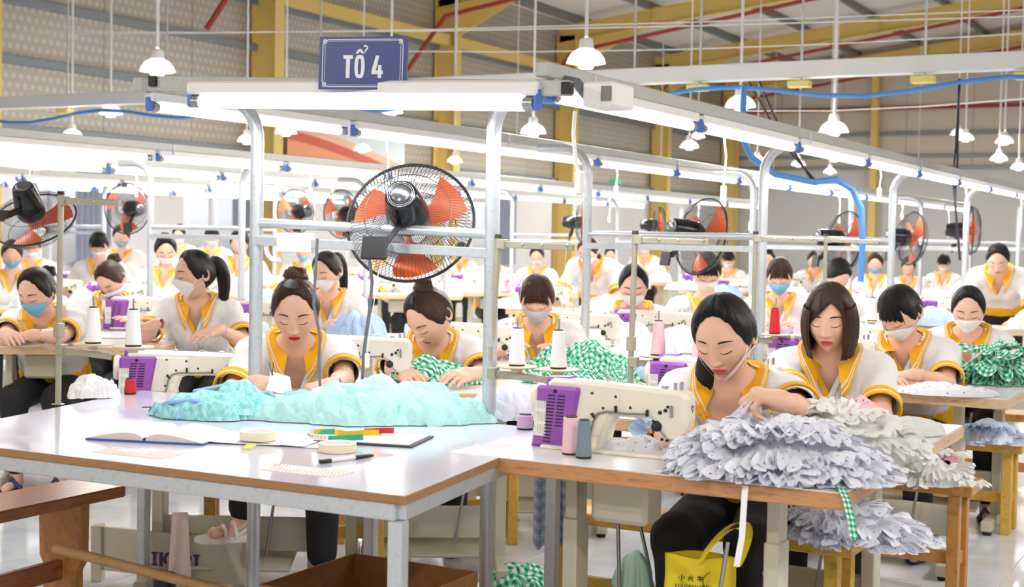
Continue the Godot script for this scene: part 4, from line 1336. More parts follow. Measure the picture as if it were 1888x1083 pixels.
const TUBE_E := 0.80
const PEND_E := 2.2
func gingham(a: Color, b: Color, n := 8) -> ImageTexture:
	var s := 128
	return paint(s, s, func(x, y):
		var u: bool = (x * n / s) % 2 == 0
		var v: bool = (y * n / s) % 2 == 0
		return a if u and v else (a.lerp(b, 0.5) if u or v else b))
func make_materials() -> void:
	mat("skin", Color.WHITE, 0.5, 0.0, {"vertex_color_use_as_albedo": true, "metallic_specular": 0.4})
	var weave := noise_tex(256, 256, 0.05, [Color(0.42, 0.42, 0.42), Color(0.58, 0.58, 0.58)], 5)
	mat("cloth_vc", Color.WHITE, 0.85, 0.0, {"vertex_color_use_as_albedo": true, "metallic_specular": 0.2, "uv1_scale": Vector3.ONE})
	var streak := noise_tex(256, 64, 0.16, [Color(0.18, 0.17, 0.16), Color(0.6, 0.58, 0.56), Color(1, 1, 1)], 3, false, Vector2(1, 0.05))
	for q in [["hair", 46, 38, 36], ["hair_brown", 104, 66, 46], ["hair_dark", 36, 32, 34], ["hair_red", 112, 74, 56]]:
		mat(q[0], c8(q[1], q[2], q[3]), 0.38, 0.0, {"albedo_texture": streak, "heightmap_enabled": true, "heightmap_texture": streak, "heightmap_scale": 0.5, "metallic_specular": 0.42})
	mat("button", c8(235, 228, 215), 0.3)
	mat("logo_gold", c8(196, 150, 50), 0.6); mat("logo_dark", c8(52, 42, 26), 0.7)
	mat("trousers", c8(27, 27, 30), 0.85); mat("jeans", c8(70, 90, 125), 0.85); mat("floral", c8(225, 190, 195), 0.85)
	mat("navy", c8(40, 52, 96), 0.5)
	mat("mask_white", c8(238, 238, 240), 0.8); mat("mask_blue", c8(120, 190, 228), 0.8); mat("mask_grey", c8(196, 196, 202), 0.85)
	mat("black", c8(26, 26, 28), 0.45); mat("black_gloss", c8(24, 25, 28), 0.16)
	mat("wire", c8(92, 94, 98), 0.35, 0.6); mat("orange", c8(238, 104, 52), 0.35)
	mat("steel", c8(170, 172, 174), 0.35, 0.8); mat("chrome", c8(215, 216, 220), 0.18, 0.9); mat("chrome_dark", c8(120, 124, 130), 0.25, 0.9)
	var zinc := noise_tex(256, 256, 0.03, [Color(0.92, 0.92, 0.93), Color(1, 1, 1), Color(0.95, 0.955, 0.96)], 8)
	mat("galv", c8(206, 212, 218), 0.38, 0.55, {"albedo_texture": zinc, "uv1_triplanar": true, "uv1_scale": Vector3(4, 4, 4)})
	mat("galv_rough", c8(190, 193, 192), 0.55, 0.4, {"albedo_texture": zinc, "uv1_triplanar": true, "uv1_scale": Vector3(6, 6, 6)})
	mat("white_metal", c8(236, 236, 238), 0.35); mat("white", c8(240, 240, 240), 0.45)
	mat("glow_tube", Color.WHITE, 0.4, 0.0, {"emission_enabled": true, "emission": Color(1, 0.99, 0.98), "emission_energy_multiplier": 2.4})
	mat("glow_shade", c8(250, 250, 248), 0.4, 0.0, {"emission_enabled": true, "emission": Color(1, 0.99, 0.97), "emission_energy_multiplier": 1.0})
	mat("glow_bulb", Color.WHITE, 0.4, 0.0, {"emission_enabled": true, "emission": Color(1, 0.98, 0.94), "emission_energy_multiplier": 2.6})
	mat("blue_cap", c8(96, 146, 226), 0.25, 0.0, {"backlight_enabled": true, "backlight": Color(0.25, 0.4, 0.8)})
	mat("cream", c8(236, 230, 216), 0.25)
	mat("purple", c8(150, 82, 178), 0.35); mat("purple_dark", c8(112, 52, 140), 0.4)
	mat("grey", c8(128, 128, 130), 0.5); mat("yellow_paint", c8(232, 200, 40), 0.5)
	mat("sticker", Color.WHITE, 0.6, 0.0, {"albedo_texture": paint(32, 96, func(x, y): return c8(150, 150, 150) if (y % 5 < 2 and x > 4 and x < 28 and (x * 7 + y * 3) % 11 > 2 and y > 6) else c8(226, 228, 224)), "uv1_scale": Vector3(24, -8.7, 1)})
	mat("beige", c8(196, 191, 172), 0.45); mat("beige_dark", c8(120, 118, 110), 0.5)
	mat("stand", c8(172, 168, 150), 0.4, 0.2); mat("tray_disc", c8(214, 192, 160), 0.6)
	mat("laminate", c8(234, 231, 229), 0.22, 0.0, {"albedo_texture": noise_tex(128, 128, 0.04, [Color(0.96, 0.96, 0.96), Color.WHITE], 12), "uv1_triplanar": true})
	mat("laminate_cool", c8(220, 220, 236), 0.12, 0.0, {"albedo_texture": noise_tex(128, 128, 0.03, [Color(0.97, 0.97, 0.97), Color.WHITE], 13), "uv1_triplanar": true})
	var grain := noise_tex(256, 64, 0.05, [Color(0.78, 0.74, 0.70), Color(1, 1, 1), Color(0.88, 0.85, 0.82)], 21, false, Vector2(0.25, 3.0))
	mat("edge_oak", c8(196, 142, 96), 0.45, 0.0, {"albedo_texture": grain, "uv1_triplanar": true, "uv1_scale": Vector3(3, 8, 3)})
	mat("edge_beige", c8(222, 192, 154), 0.5, 0.0, {"albedo_texture": grain, "uv1_triplanar": true, "uv1_scale": Vector3(3, 8, 3)})
	mat("mdf", c8(168, 126, 84), 0.75, 0.0, {"albedo_texture": noise_tex(128, 128, 0.12, [Color(0.85, 0.83, 0.8), Color.WHITE], 9), "uv1_triplanar": true, "uv1_scale": Vector3(8, 8, 8)})
	mat("wood_brown", c8(172, 108, 62), 0.3, 0.0, {"albedo_texture": grain, "uv1_triplanar": true, "uv1_scale": Vector3(2, 5, 2)})
	mat("wood_orange", c8(196, 138, 72), 0.4, 0.0, {"albedo_texture": grain, "uv1_triplanar": true, "uv1_scale": Vector3(5, 2, 5)})
	mat("wood_yellow", c8(222, 178, 78), 0.45, 0.0, {"albedo_texture": grain, "uv1_triplanar": true, "uv1_scale": Vector3(4, 2, 4)})
	mat("stick", c8(176, 140, 92), 0.7, 0.0, {"albedo_texture": grain, "uv1_triplanar": true, "uv1_scale": Vector3(6, 3, 6)})
	mat("cardboard", c8(172, 122, 72), 0.85, 0.0, {"albedo_texture": noise_tex(128, 128, 0.05, [Color(0.9, 0.88, 0.86), Color.WHITE], 17), "uv1_triplanar": true, "uv1_scale": Vector3(4, 4, 4)})
	mat("yellow_steel", c8(232, 202, 118), 0.5); mat("red_pipe", c8(164, 58, 48), 0.5)
	mat("thread_white", c8(240, 240, 244), 0.8); mat("thread_pink", c8(236, 196, 208), 0.8); mat("thread_red", c8(206, 34, 40), 0.7); mat("thread_slate", c8(116, 136, 148), 0.8); mat("thread_lilac", c8(206, 176, 208), 0.8)
	mat("thread_line", c8(235, 235, 235), 0.6)
	# cloth
	var cl := {"metallic_specular": 0.15, "backlight_enabled": true, "backlight": Color(0.22, 0.22, 0.22)}
	var mk := func(key: String, col: Color, tex: Texture2D) -> void:
		var m := mat(key, col, 0.9, 0.0, cl)
		m.albedo_texture = tex
	mk.call("mint", Color.WHITE, gingham(c8(188, 231, 230), c8(174, 223, 220), 4))
	mk.call("mint_check", Color.WHITE, gingham(c8(182, 228, 236), c8(132, 210, 202), 4))
	mk.call("blue_trim", c8(150, 190, 238), null)
	mk.call("green_check", Color.WHITE, gingham(c8(232, 244, 238), c8(24, 148, 96), 4))
	mk.call("blue_check", Color.WHITE, gingham(c8(226, 232, 244), c8(150, 170, 205), 4))
	mk.call("dots", Color.WHITE, paint(128, 128, func(x, y):
		var q := Vector2(fposmod(x, 64.0) - 32, fposmod(y, 64.0) - 32)
		if (x / 64 + y / 64) % 2 == 1: return c8(240, 242, 250)
		return c8(104, 122, 170) if q.length() < 7.0 else c8(240, 242, 250)))
	M.dots.backlight = Color(0.6, 0.6, 0.62)
	mk.call("gauze", c8(246, 246, 243), noise_tex(128, 128, 0.09, [Color(0.95, 0.95, 0.95), Color.WHITE], 31))
	M.gauze.backlight = Color(0.6, 0.6, 0.6)
	mk.call("white_cloth", c8(242, 242, 245), null)
	mk.call("lavender", c8(226, 230, 248), null)
	mk.call("pink_cloth", c8(246, 190, 206), null)
	mk.call("pink_print", Color.WHITE, paint(128, 128, func(x, y):
		var q := Vector2(fposmod(x, 64.0) - 32, fposmod(y, 64.0) - 32)
		if q.length() < 9: return [c8(112, 160, 90), c8(190, 60, 80), c8(90, 90, 110)][(x / 64 + y / 64 * 2) % 3]
		return c8(248, 194, 208)))
	mk.call("sky_cloth", c8(190, 212, 242), null)
	mk.call("flower_print", Color.WHITE, paint(128, 128, func(x, y):
		var q := Vector2(fposmod(x, 32.0) - 16, fposmod(y, 32.0) - 16)
		if q.length() < 7: return c8(224, 60, 90) if (x / 32 + y / 32) % 2 else c8(240, 240, 240)
		return c8(60, 56, 120)))
	mat("paper", c8(240, 240, 244), 0.7); mat("paper_edge", c8(214, 206, 196), 0.8); mat("cover_blue", c8(58, 88, 180), 0.5); mat("cover_dark", c8(52, 54, 66), 0.5)
	mat("masking_tape", c8(238, 228, 202), 0.6); mat("sticky", c8(228, 232, 110), 0.6)
	mat("tape_yellow", c8(244, 198, 40), 0.5); mat("tape_teal", c8(46, 170, 140), 0.5); mat("tape_red", c8(206, 44, 44), 0.5); mat("tape_white", c8(238, 236, 236), 0.5)
	mat("pattern_slip", Color.WHITE, 0.7, 0.0, {"albedo_texture": paint(96, 96, func(x, y): return c8(206, 140, 116) if ((x + (y / 6) * 3) % 7 < 3 and y % 6 < 3) else c8(244, 236, 232)), "uv1_scale": Vector3(7, 7, 1)})
	mat("bag_yellow", c8(240, 218, 30), 0.6); mat("bag_print", c8(58, 40, 60), 0.6); mat("grey_plastic", c8(170, 174, 182), 0.35)
	mat("sign_blue", c8(74, 82, 140), 0.35); mat("sign_white", c8(236, 238, 244), 0.45)
	mat("blue_hose", c8(70, 140, 220), 0.4); mat("black_cable", c8(40, 42, 50), 0.5); mat("grey_cable", c8(110, 114, 122), 0.5)
	mat("tray_white", c8(226, 228, 230), 0.45); mat("yellow_block", c8(236, 220, 130), 0.5)
	mat("lid", c8(38, 30, 52), 0.3); mat("can", c8(188, 184, 178), 0.3, 0.4); mat("hikari", c8(92, 44, 110), 0.5)
	mat("sandal", c8(240, 238, 232), 0.5); mat("curtain", c8(150, 158, 176), 0.85)
	mat("seafoam", c8(120, 220, 200), 0.5)
	mat("banner", Color.WHITE, 0.6, 0.0, {"albedo_texture": paint(192, 96, func(x, y):
		var u: float = x / 192.0; var v: float = y / 96.0
		var e := 0.30 + 0.5 * pow(u, 1.4)
		if v > e + 0.26: return c8(236, 158, 112)
		if v > e + 0.12: return c8(212, 92, 76)
		if v > e: return c8(240, 190, 160)
		return c8(214, 226, 232))})

func build_hall() -> void:
	# floor: slab, then the tiles near the work places one by one
	var jt := paint(256, 256, func(x, y): return c8(176, 180, 186) if x % 128 < 2 or y % 128 < 2 else c8(214, 219, 226))
	mat("floor_far", Color.WHITE, 0.12, 0.0, {"albedo_texture": jt, "uv1_triplanar": true, "uv1_world_triplanar": true, "uv1_scale": Vector3(1 / 1.2, 1 / 1.2, 1 / 1.2)})
	var marble := noise_tex(256, 256, 0.02, [c8(202, 208, 216), c8(224, 228, 234), c8(212, 217, 224)], 41)
	mat("tile", Color.WHITE, 0.10, 0.0, {"albedo_texture": marble, "uv1_triplanar": true, "uv1_world_triplanar": true, "uv1_scale": Vector3(0.7, 0.7, 0.7)})
	var fl := struct("floor", Geo.new().box(Vector3(-2.9, -0.1, -18), Vector3(26.4, 0.19, 52.4), Basis(), 0.01), M.floor_far)
	var tm := Geo.new().box(Vector3.ZERO, Vector3(0.596, 0.010, 0.596), Basis(), 0.0015).mesh()
	for i in 15:
		for j in 14:
			var t := part("tile", tm, M.tile, fl)
			t.position = Vector3(-7.2 + i * 0.6, 0.0, -10.2 + j * 0.6) + Vector3(0, -0.005, 0)
	# walls
	mat("masonry", c8(232, 232, 236), 0.8)
	var foil := paint(128, 128, func(x, y):
		var q := Vector2(fposmod(x + (y / 16 % 2) * 8, 16.0) - 8, fposmod(y, 16.0) - 8)
		return c8(208, 205, 198) if q.length() < 5.0 else c8(190, 184, 174))
	mat("foil", Color.WHITE, 0.5, 0.25, {"albedo_texture": foil, "uv1_triplanar": true, "uv1_scale": Vector3(0.9, 0.9, 0.9)})
	mat("sheet", c8(214, 204, 190), 0.6); mat("girt", c8(140, 150, 156), 0.5, 0.3); mat("roof_sheet", c8(236, 230, 224), 0.7); mat("purlin", c8(128, 130, 126), 0.6)
	mat("grey_panel", c8(204, 206, 210), 0.6)
	var XW := -15.85
	# left wall: masonry with window openings, panels of foil-lined sheet above
	var wl := Geo.new()
	var wins := [[-12.2, -10.6], [-15.8, -14.2], [-19.4, -17.8], [-24.2, -22.6], [-29.0, -27.4], [-8.0, -6.4], [-3.5, -1.9]]
	var zc := 8.0
	var sorted := wins.duplicate()
	sorted.sort_custom(func(a, b): return a[1] > b[1])
	for w in sorted:
		wl.box(Vector3(XW - 0.1, 1.35, (zc + w[1]) / 2), Vector3(0.2, 2.7, zc - w[1]), Basis(), 0.0)
		wl.box(Vector3(XW - 0.1, 0.4, (w[0] + w[1]) / 2), Vector3(0.2, 0.8, w[1] - w[0]), Basis(), 0.0)
		wl.box(Vector3(XW - 0.1, 2.5, (w[0] + w[1]) / 2), Vector3(0.2, 0.4, w[1] - w[0]), Basis(), 0.0)
		zc = w[0]
	wl.box(Vector3(XW - 0.1, 1.35, (zc - 44.2) / 2), Vector3(0.2, 2.7, zc + 44.2), Basis(), 0.0)
	var wo := struct("wall_left", wl, M.masonry)
	var i := 0
	for z in range(8, -44, -2):
		part("sheet_panel", Geo.new().box(Vector3(XW - 0.06, 4.85, z - 1.0), Vector3(0.10, 4.3, 1.99), Basis(), 0.008), M.foil, wo)
	for y in [2.78, 3.75, 4.60, 5.4]:
		part("girt", Geo.new().box(Vector3(XW + 0.05, y, -18), Vector3(0.09, 0.13, 52), Basis(), 0.01), M.girt, wo)
	var k := 1
	for w in wins:
		var g := Geo.new()
		for z in [w[0] + 0.03, (w[0] + w[1]) / 2, w[1] - 0.03]: g.box(Vector3(XW - 0.1, 1.55, z), Vector3(0.06, 1.5, 0.05), Basis(), 0.004)
		for y in [0.83, 2.27]: g.box(Vector3(XW - 0.1, y, (w[0] + w[1]) / 2), Vector3(0.06, 0.05, 1.6), Basis(), 0.004)
		var wo2 := struct("window_%d" % k, g, M.white_metal)
		k += 1
		for s in [0.25, 0.75]:
			part("pane", Geo.new().box(Vector3(XW - 0.1, 1.55, lerpf(w[0], w[1], s)), Vector3(0.006, 1.42, 0.72), Basis(), 0.0), M.pane, wo2)
		# curtains drawn to one side
		var P := PackedVector3Array()
		for j in 2:
			for q in 41:
				var t := q / 40.0
				P.append(Vector3(XW + 0.10 + 0.03 * sin(t * 40.0), 2.45 - j * 1.75, w[0] - 0.25 + t * 0.75))
		single("curtain", Geo.new().grid(P, 41, 2), M.curtain, "grey curtain drawn to one side of a bright window in the long wall", "curtain", Vector3.ZERO, 0, "curtains along the long wall")
	# back wall
	var wb := struct("wall_back", Geo.new().box(Vector3(-2.9, 1.8, -44.1), Vector3(26.4, 3.6, 0.2), Basis(), 0.0), M.grey_panel)
	for x in range(-16, 10, 2):
		part("sheet_panel", Geo.new().box(Vector3(x + 1.0, 6.9, -44.06), Vector3(1.99, 6.6, 0.10), Basis(), 0.008), M.sheet, wb)
	for y in [3.7, 4.05, 4.75, 5.55]:
		part("girt", Geo.new().box(Vector3(-2.9, y, -43.95), Vector3(26, 0.12, 0.09), Basis(), 0.01), M.girt if y != 5.55 else M.red_pipe, wb)
	struct("wall_right", Geo.new().box(Vector3(10.3, 4.4, -18), Vector3(0.2, 8.8, 52.4), Basis(), 0.0), M.sheet)
	struct("wall_front", Geo.new().box(Vector3(-2.9, 4.4, 8.2), Vector3(26.4, 8.8, 0.2), Basis(), 0.0), M.sheet)
	# roof: rises 0.12 per metre to the ridge
	var ry := func(x: float) -> float: return 6.62 + 0.12 * (x + 15.85)
	var rb := Basis(Vector3.BACK, atan(0.12))
	var ro := struct("ceiling", Geo.new().box(Vector3(-2.75, ry.call(-2.75) + 0.22, -18), Vector3(26.9, 0.06, 52.6), rb, 0.0), M.roof_sheet)
	for q in 14:
		var x := -15.3 + q * 1.9
		part("purlin", Geo.new().box(Vector3(x, ry.call(x) + 0.09, -18), Vector3(0.10, 0.20, 52.2), rb, 0.008), M.purlin, ro)
	for z in [4.2, -1.8, -7.6, -13.4, -19.6, -25.7, -31.5, -37.7, -43.6]:
		var col := thing("steel_column", "yellow steel column standing against the long side wall", "column", Vector3(XW + 0.3, 0, z), 0, "yellow columns along the side wall")
		part("web", Geo.new().box(Vector3(0, 3.2, 0), Vector3(0.50, 6.4, 0.02), Basis(), 0.003), M.yellow_steel, col)
		for s in [-1.0, 1.0]: part("flange", Geo.new().box(Vector3(s * 0.25, 3.2, 0), Vector3(0.02, 6.4, 0.26), Basis(), 0.003), M.yellow_steel, col)
		var raf := thing("steel_rafter", "yellow steel rafter rising from a wall column under the roof", "beam", Vector3.ZERO, 0, "yellow rafters under the roof")
		var a := Vector3(XW + 0.05, ry.call(XW) - 0.22, z)
		var b := Vector3(10.2, ry.call(10.2) - 0.22, z)
		part("web", Geo.new().bar(a, b, 0.02, 0.40), M.yellow_steel, raf)
		for s in [-1.0, 1.0]: part("flange", Geo.new().bar(a + Vector3(0, s * 0.20, 0), b + Vector3(0, s * 0.20, 0), 0.20, 0.02), M.yellow_steel, raf)
		part("haunch", Geo.new().extrude(PackedVector2Array([Vector2(XW + 0.5, 5.55), Vector2(XW + 2.4, ry.call(XW + 2.4) - 0.42), Vector2(XW + 0.5, ry.call(XW + 0.5) - 0.42)]), z - 0.012, z + 0.012, 0.0), M.yellow_steel, raf)
		for s in [2.5, 6.5, 10.5, 14.5, 18.5]:
			part("stiffener", Geo.new().bar(a.lerp(b, s / 26.0) + Vector3(0, -0.19, 0), a.lerp(b, s / 26.0) + Vector3(0, 0.19, 0), 0.19, 0.012), M.yellow_steel, raf)
		single("sprinkler_pipe", Geo.new().tube([Vector3(XW + 0.3, 4.7, z + 1.6), Vector3(XW + 1.2, 5.75, z + 1.6), Vector3(9.0, ry.call(9.0) - 0.28, z + 1.6)], 0.05, 8), M.red_pipe, "red pipe climbing from the side wall along the roof slope", "pipe", Vector3.ZERO, 0, "red sprinkler pipes under the roof")
	var es := thing("eave_strut", "long yellow strut tying the wall columns below the eaves", "beam")
	part("strut", Geo.new().bar(Vector3(XW + 0.35, 5.5, 8), Vector3(XW + 0.35, 5.5, -43.8), 0.16, 0.22), M.yellow_steel, es)
	for x in [-10.9, -5.9, -0.8]:
		var bc := thing("gable_column", "yellow steel column on the far end wall", "column", Vector3(x, 0, -43.75), 0, "yellow columns on the far end wall")
		part("web", Geo.new().box(Vector3(0, 3.4, 0), Vector3(0.02, 6.8, 0.26), Basis(), 0.003), M.yellow_steel, bc)
		for s in [-1.0, 1.0]: part("flange", Geo.new().box(Vector3(0, 3.4, s * 0.13), Vector3(0.22, 6.8, 0.02), Basis(), 0.003), M.yellow_steel, bc)
	# cable tray across the hall, with hangers
	var ct := thing("cable_tray", "long white cable trunking hung across the hall above the lights", "cable tray", Vector3.ZERO)
	part("trunking", Geo.new().box(Vector3(-6.0, 2.64, -10.2), Vector3(18.0, 0.125, 0.12), Basis(), 0.006), M.tray_white, ct)
	for x in [-12.0, -10.6, -9.3, -7.5, -6.1, -4.45, -3.9, -3.1, -2.2, -1.5, -0.9]:
		part("hanger_rod", Geo.new().tube([Vector3(x, 2.5, -10.2), Vector3(x, ry.call(x), -10.2)], 0.010, 6), M.galv, ct)
		part("clamp", Geo.new().box(Vector3(x, 2.53, -10.16), Vector3(0.16, 0.05, 0.10), Basis(), 0.004), M.yellow_block, ct)
	# blue air hose along the tray
	var hp := []
	for q in 40:
		var x := lerpf(-12.5, 0.0, q / 39.0)
		hp.append(Vector3(x, 2.46 + 0.05 * sin(x * 3.0), -10.0))
	single("air_hose", Geo.new().tube(hp, 0.016, 8), M.blue_hose, "blue air hose slung below the white cable trunking", "hose")
	# thin wires strung across
	for q in [[0, 63, 1888, 18, 20.0, 15.0], [0, 58, 1888, 30, 19.0, 14.5], [740, 95, 1888, 62, 18.0, 15.0], [1240, 200, 1888, 182, 16.0, 13.0]]:
		var a := atd(q[0], q[1], q[4]); var b := atd(q[2], q[3], q[5])
		single("suspension_wire", Geo.new().tube([a, a.lerp(b, 0.25) + Vector3(0, -0.05, 0), a.lerp(b, 0.5) + Vector3(0, -0.07, 0), a.lerp(b, 0.75) + Vector3(0, -0.05, 0), b], 0.008, 6), M.white_metal, "thin white conduit strung across the hall under the roof", "conduit", Vector3.ZERO, 0, "white conduits under the roof")
	# blue drop hose at the right
	var dh := []
	for q in [[1372, 160, 7.6], [1370, 200, 7.6], [1372, 260, 7.7], [1385, 290, 7.8], [1430, 322, 8.0], [1500, 336, 8.2], [1540, 330, 8.3], [1572, 350, 8.4], [1588, 385, 8.4], [1590, 450, 8.4], [1587, 520, 8.4]]:
		dh.append(atd(q[0], q[1], q[2]))
	single("drop_hose", Geo.new().tube(dh, 0.018, 8), M.blue_hose, "blue hose looping down beside the frame posts", "hose")
	for q in [[1380, 150, 1460, 285, 1505, 335, 10.7], [1400, 150, 1440, 240, 1500, 338, 10.7], [1770, 145, 1757, 330, 1770, 480, 9.85], [1768, 145, 1765, 300, 1760, 380, 9.85]]:
		single("black_cable", Geo.new().tube([atd(q[0], q[1], q[6]), atd((q[0] + q[2]) / 2.0, (q[1] + q[3]) / 2.0 + 4, q[6]), atd(q[2], q[3], q[6]), atd(q[4], q[5], q[6])], 0.009, 6), M.black_cable, "dark cable hanging down from the trunking", "cable", Vector3.ZERO, 0, "dark cables hanging from the trunking")
	var bn := single("wall_banner", Geo.new().flat([Vector3(0, 0.6, 1.9), Vector3(0, 0.6, -1.9), Vector3(0, -0.6, -1.9), Vector3(0, -0.6, 1.9)]), M.banner, "banner with an orange and red sweep hung on the side wall", "banner", atx(645, 262, XW + 0.6))
	var bm := bn.mesh as ArrayMesh
	var arr := bm.surface_get_arrays(0)
	arr[Mesh.ARRAY_TEX_UV] = PackedVector2Array([Vector2(0, 0), Vector2(1, 0), Vector2(1, 1), Vector2(0, 1)])
	var nm := ArrayMesh.new(); nm.add_surface_from_arrays(Mesh.PRIMITIVE_TRIANGLES, arr)
	bn.mesh = nm
	single("exit_sign", Geo.new().box(Vector3.ZERO, Vector3(0.1, 0.16, 0.4), Basis(), 0.01), mat("exit_green", c8(60, 200, 130), 0.5, 0, {"emission_enabled": true, "emission": Color(0.2, 0.8, 0.45), "emission_energy_multiplier": 0.5}), "small green exit sign on the side wall", "sign", atx(1137, 335, XW + 0.05))

func build_lights() -> void:
	# front bar with the sign and its own tube
	var fb := thing("front_bar", "galvanized bar joining the two tube rails above the white table", "bar", Vector3.ZERO)
	part("bar", Geo.new().bar(atz(283, 153, -3.75), atz(1052, 163, -3.75), 0.04, 0.045), M.galv_rough, fb)
	part("end_plug", Geo.new().box(atz(1046, 163, -3.73), Vector3(0.03, 0.036, 0.03), Basis(), 0.002), M.black, fb)
	part("end_plug", Geo.new().box(atz(284, 150, -3.73), Vector3(0.03, 0.036, 0.03), Basis(), 0.002), M.black, fb)
	var a := atz(362, 187, -3.73); var b := atz(980, 191, -3.73)
	var t := tube_light((a + b) / 2.0, PI / 2, "bright tube light below the blue sign", "")
	t.remove_meta("group")
	t.rotation.z = 0.0
	t.transform = Transform3D(Basis(Vector3.UP, PI / 2) * Basis(Vector3.RIGHT, -atan((b.y - a.y) / (b.x - a.x))), t.position)
	t.scale = Vector3(1.25, 1.25, (b - a).length() / 1.17)
	rail("galvanized light rail over the machines beside the aisle", -1.94, -3.78, 9, 1.795, "", "tube light on the rail over the machines beside the aisle", "tubes over the aisle-side machines")
	rail("galvanized light rail on the far side of the posts", -3.56, -3.78, 12, 1.810, "", "tube light on the rail behind the posts", "tubes on the rail behind the posts")
	for q in [[-5.98, -3.9, 11], [-7.62, -3.9, 11], [-10.0, -6.5, 9], [-11.65, -6.5, 9]]:
		rail("galvanized light rail over the rows beyond", q[0], q[1], q[2], 1.80, "light rails over the rows beyond", "tube light on a rail over the rows beyond", "tubes over the rows beyond")
	# tube rails added behind and beside the camera as front fill, out of view
	for q in [[0.49, 5.0, 12], [-1.94, 6.4, 4], [-3.56, 6.4, 4]]:
		rail("added galvanized light rail giving front fill, out of view", q[0], q[1], q[2], 1.95, "added light rails out of view", "added tube light giving front fill, out of view", "added tubes out of view")
	# junction box and conduit at the rail corner
	var jb := thing("junction_box", "white switch box with a grey corrugated conduit at the rail corner", "switch box", atz(1122, 178, -3.9))
	part("box", Geo.new().box(Vector3.ZERO, Vector3(0.10, 0.075, 0.16), Basis(), 0.006), M.white, jb)
	part("switch", Geo.new().box(Vector3(0.03, 0.0, 0.082), Vector3(0.035, 0.045, 0.006), Basis(), 0.002), M.grey, jb)
	part("conduit", Geo.new().tube([Vector3(-0.05, 0.0, 0.05), Vector3(-0.085, 0.04, 0.05), Vector3(-0.13, 0.05, 0.03), Vector3(-0.25, 0.035, -0.1), Vector3(-0.42, 0.02, -0.3)], 0.016, 10), M.grey_cable, jb)
	var sw := thing("pull_switch", "white pull switch hanging by the near corner of the rails", "switch", atz(1060, 205, -3.86))
	part("cord", Geo.new().tube([Vector3.ZERO, Vector3(-0.004, -0.07, 0), Vector3(0.006, -0.15, 0), Vector3(0.018, -0.19, 0)], 0.006, 6), M.white, sw)
	part("switch_body", Geo.new().box(Vector3(0.02, -0.22, 0), Vector3(0.028, 0.075, 0.022), Basis(), 0.009), M.white, sw)
	# frames
	light_frame("galvanized frame with two bent posts behind the white table", -3.20, -2.23, -3.98, "", 0.013)
	for q in [-6.75, -9.48, -12.1, -14.9, -17.7]: light_frame("galvanized frame with two bent posts further down the row", -3.20, -2.23, q, "frames further down the row")
	for ux in [[-7.12, -6.28], [-11.2, -10.3]]:
		for q in [-4.9, -7.65, -10.4, -13.15, -15.9]: light_frame("galvanized frame with two bent posts in the rows beyond", ux[0], ux[1], q, "frames in the rows beyond")
	# fans
	var tilt := Basis(Vector3.UP, 0.40) * Basis(Vector3.RIGHT, -0.42)
	fan("black caged fan with orange blades on the frame by the white table", atz(757, 410, -4.08), tilt, 1.0)
	var fg := "caged fans with orange blades down the rows"
	for q in [[1293, 436, 7.9, -0.55, -0.22, 1.0], [1556, 446, 9.9, -0.75, -0.15, 1.0], [1680, 440, 11.5, -0.9, -0.1, 1.0], [1790, 425, 12.6, -1.3, 0, 1.0]]:
		fan("black caged fan with orange blades turned towards the aisle, further down", atd(q[0], q[1], q[2]), Basis(Vector3.UP, q[3]) * Basis(Vector3.RIGHT, q[4]), q[5], fg)
	for q in [[62, 405, 7.0, 0.4, -0.9, 0.95], [235, 385, 11.0, 1.3, 0, 0.9], [545, 390, 12.5, 1.25, 0.0, 0.9], [630, 395, 11.5, 1.4, 0.0, 0.9], [1075, 410, 13.5, -1.2, 0, 0.9], [1215, 415, 15.0, -1.2, 0, 0.9]]:
		fan("black caged fan among the rows beyond", atd(q[0], q[1], q[2]), Basis(Vector3.UP, q[3]) * Basis(Vector3.RIGHT, q[4]), q[5], "fans among the rows beyond")
	# pendants: lamps added as fill for roof and front, then the hall's own
	for q in [[-13.2, -24.5], [-9.0, -23.5], [-4.6, -24.0], [-13.0, -31.5], [-8.6, -31.0], [-4.2, -30.5], [-0.5, -27.0], [-12.6, -39.0], [-8.4, -38.5], [-4.0, -38.0], [0.2, -36.0], [3.5, -30.0], [2.6, -11.0], [1.9, -5.0], [1.2, -0.6], [-1.6, 1.6], [-4.8, 0.8], [-8.0, 1.5]]:
		pendant(Vector3(q[0], 3.15, q[1]), 0.64, 6.6 - 3.15 + 0.22 + 0.12 * (q[0] + 15.85), "added white domed pendant lamp on a long rod, fill light for roof and front", "pendant lamps under the roof", 2.2)
	for q in [[290, 142, 9.6, 1.25], [1080, 128, 8.5, 1.2], [204, 217, 14.5, 1.25], [133, 258, 16.5, 1.25], [527, 252, 15.5, 1.2], [983, 253, 13.0, 1.15], [1537, 252, 11.5, 1.1], [1365, 206, 11.0, 1.2], [668, 282, 20.0, 1.1], [455, 267, 17.5, 1.1], [838, 303, 22.0, 1.1], [1271, 277, 18.0, 1.2], [1842, 300, 20.0, 1.2], [1780, 262, 20.0, 1.2], [1396, 300, 24.0, 1.1], [1530, 322, 27.0, 1.1], [1472, 308, 25.0, 1.1], [1852, 268, 19.0, 1.2], [1878, 315, 22.0, 1.2], [720, 215, 13.5, 1.2]]:
		var p := atd(q[0], q[1], q[2])
		pendant(p, 0.64, 6.6 - p.y + 0.12 * (p.x + 15.85), "added white domed pendant lamp on a long rod, fill light for roof and front", "pendant lamps under the roof")

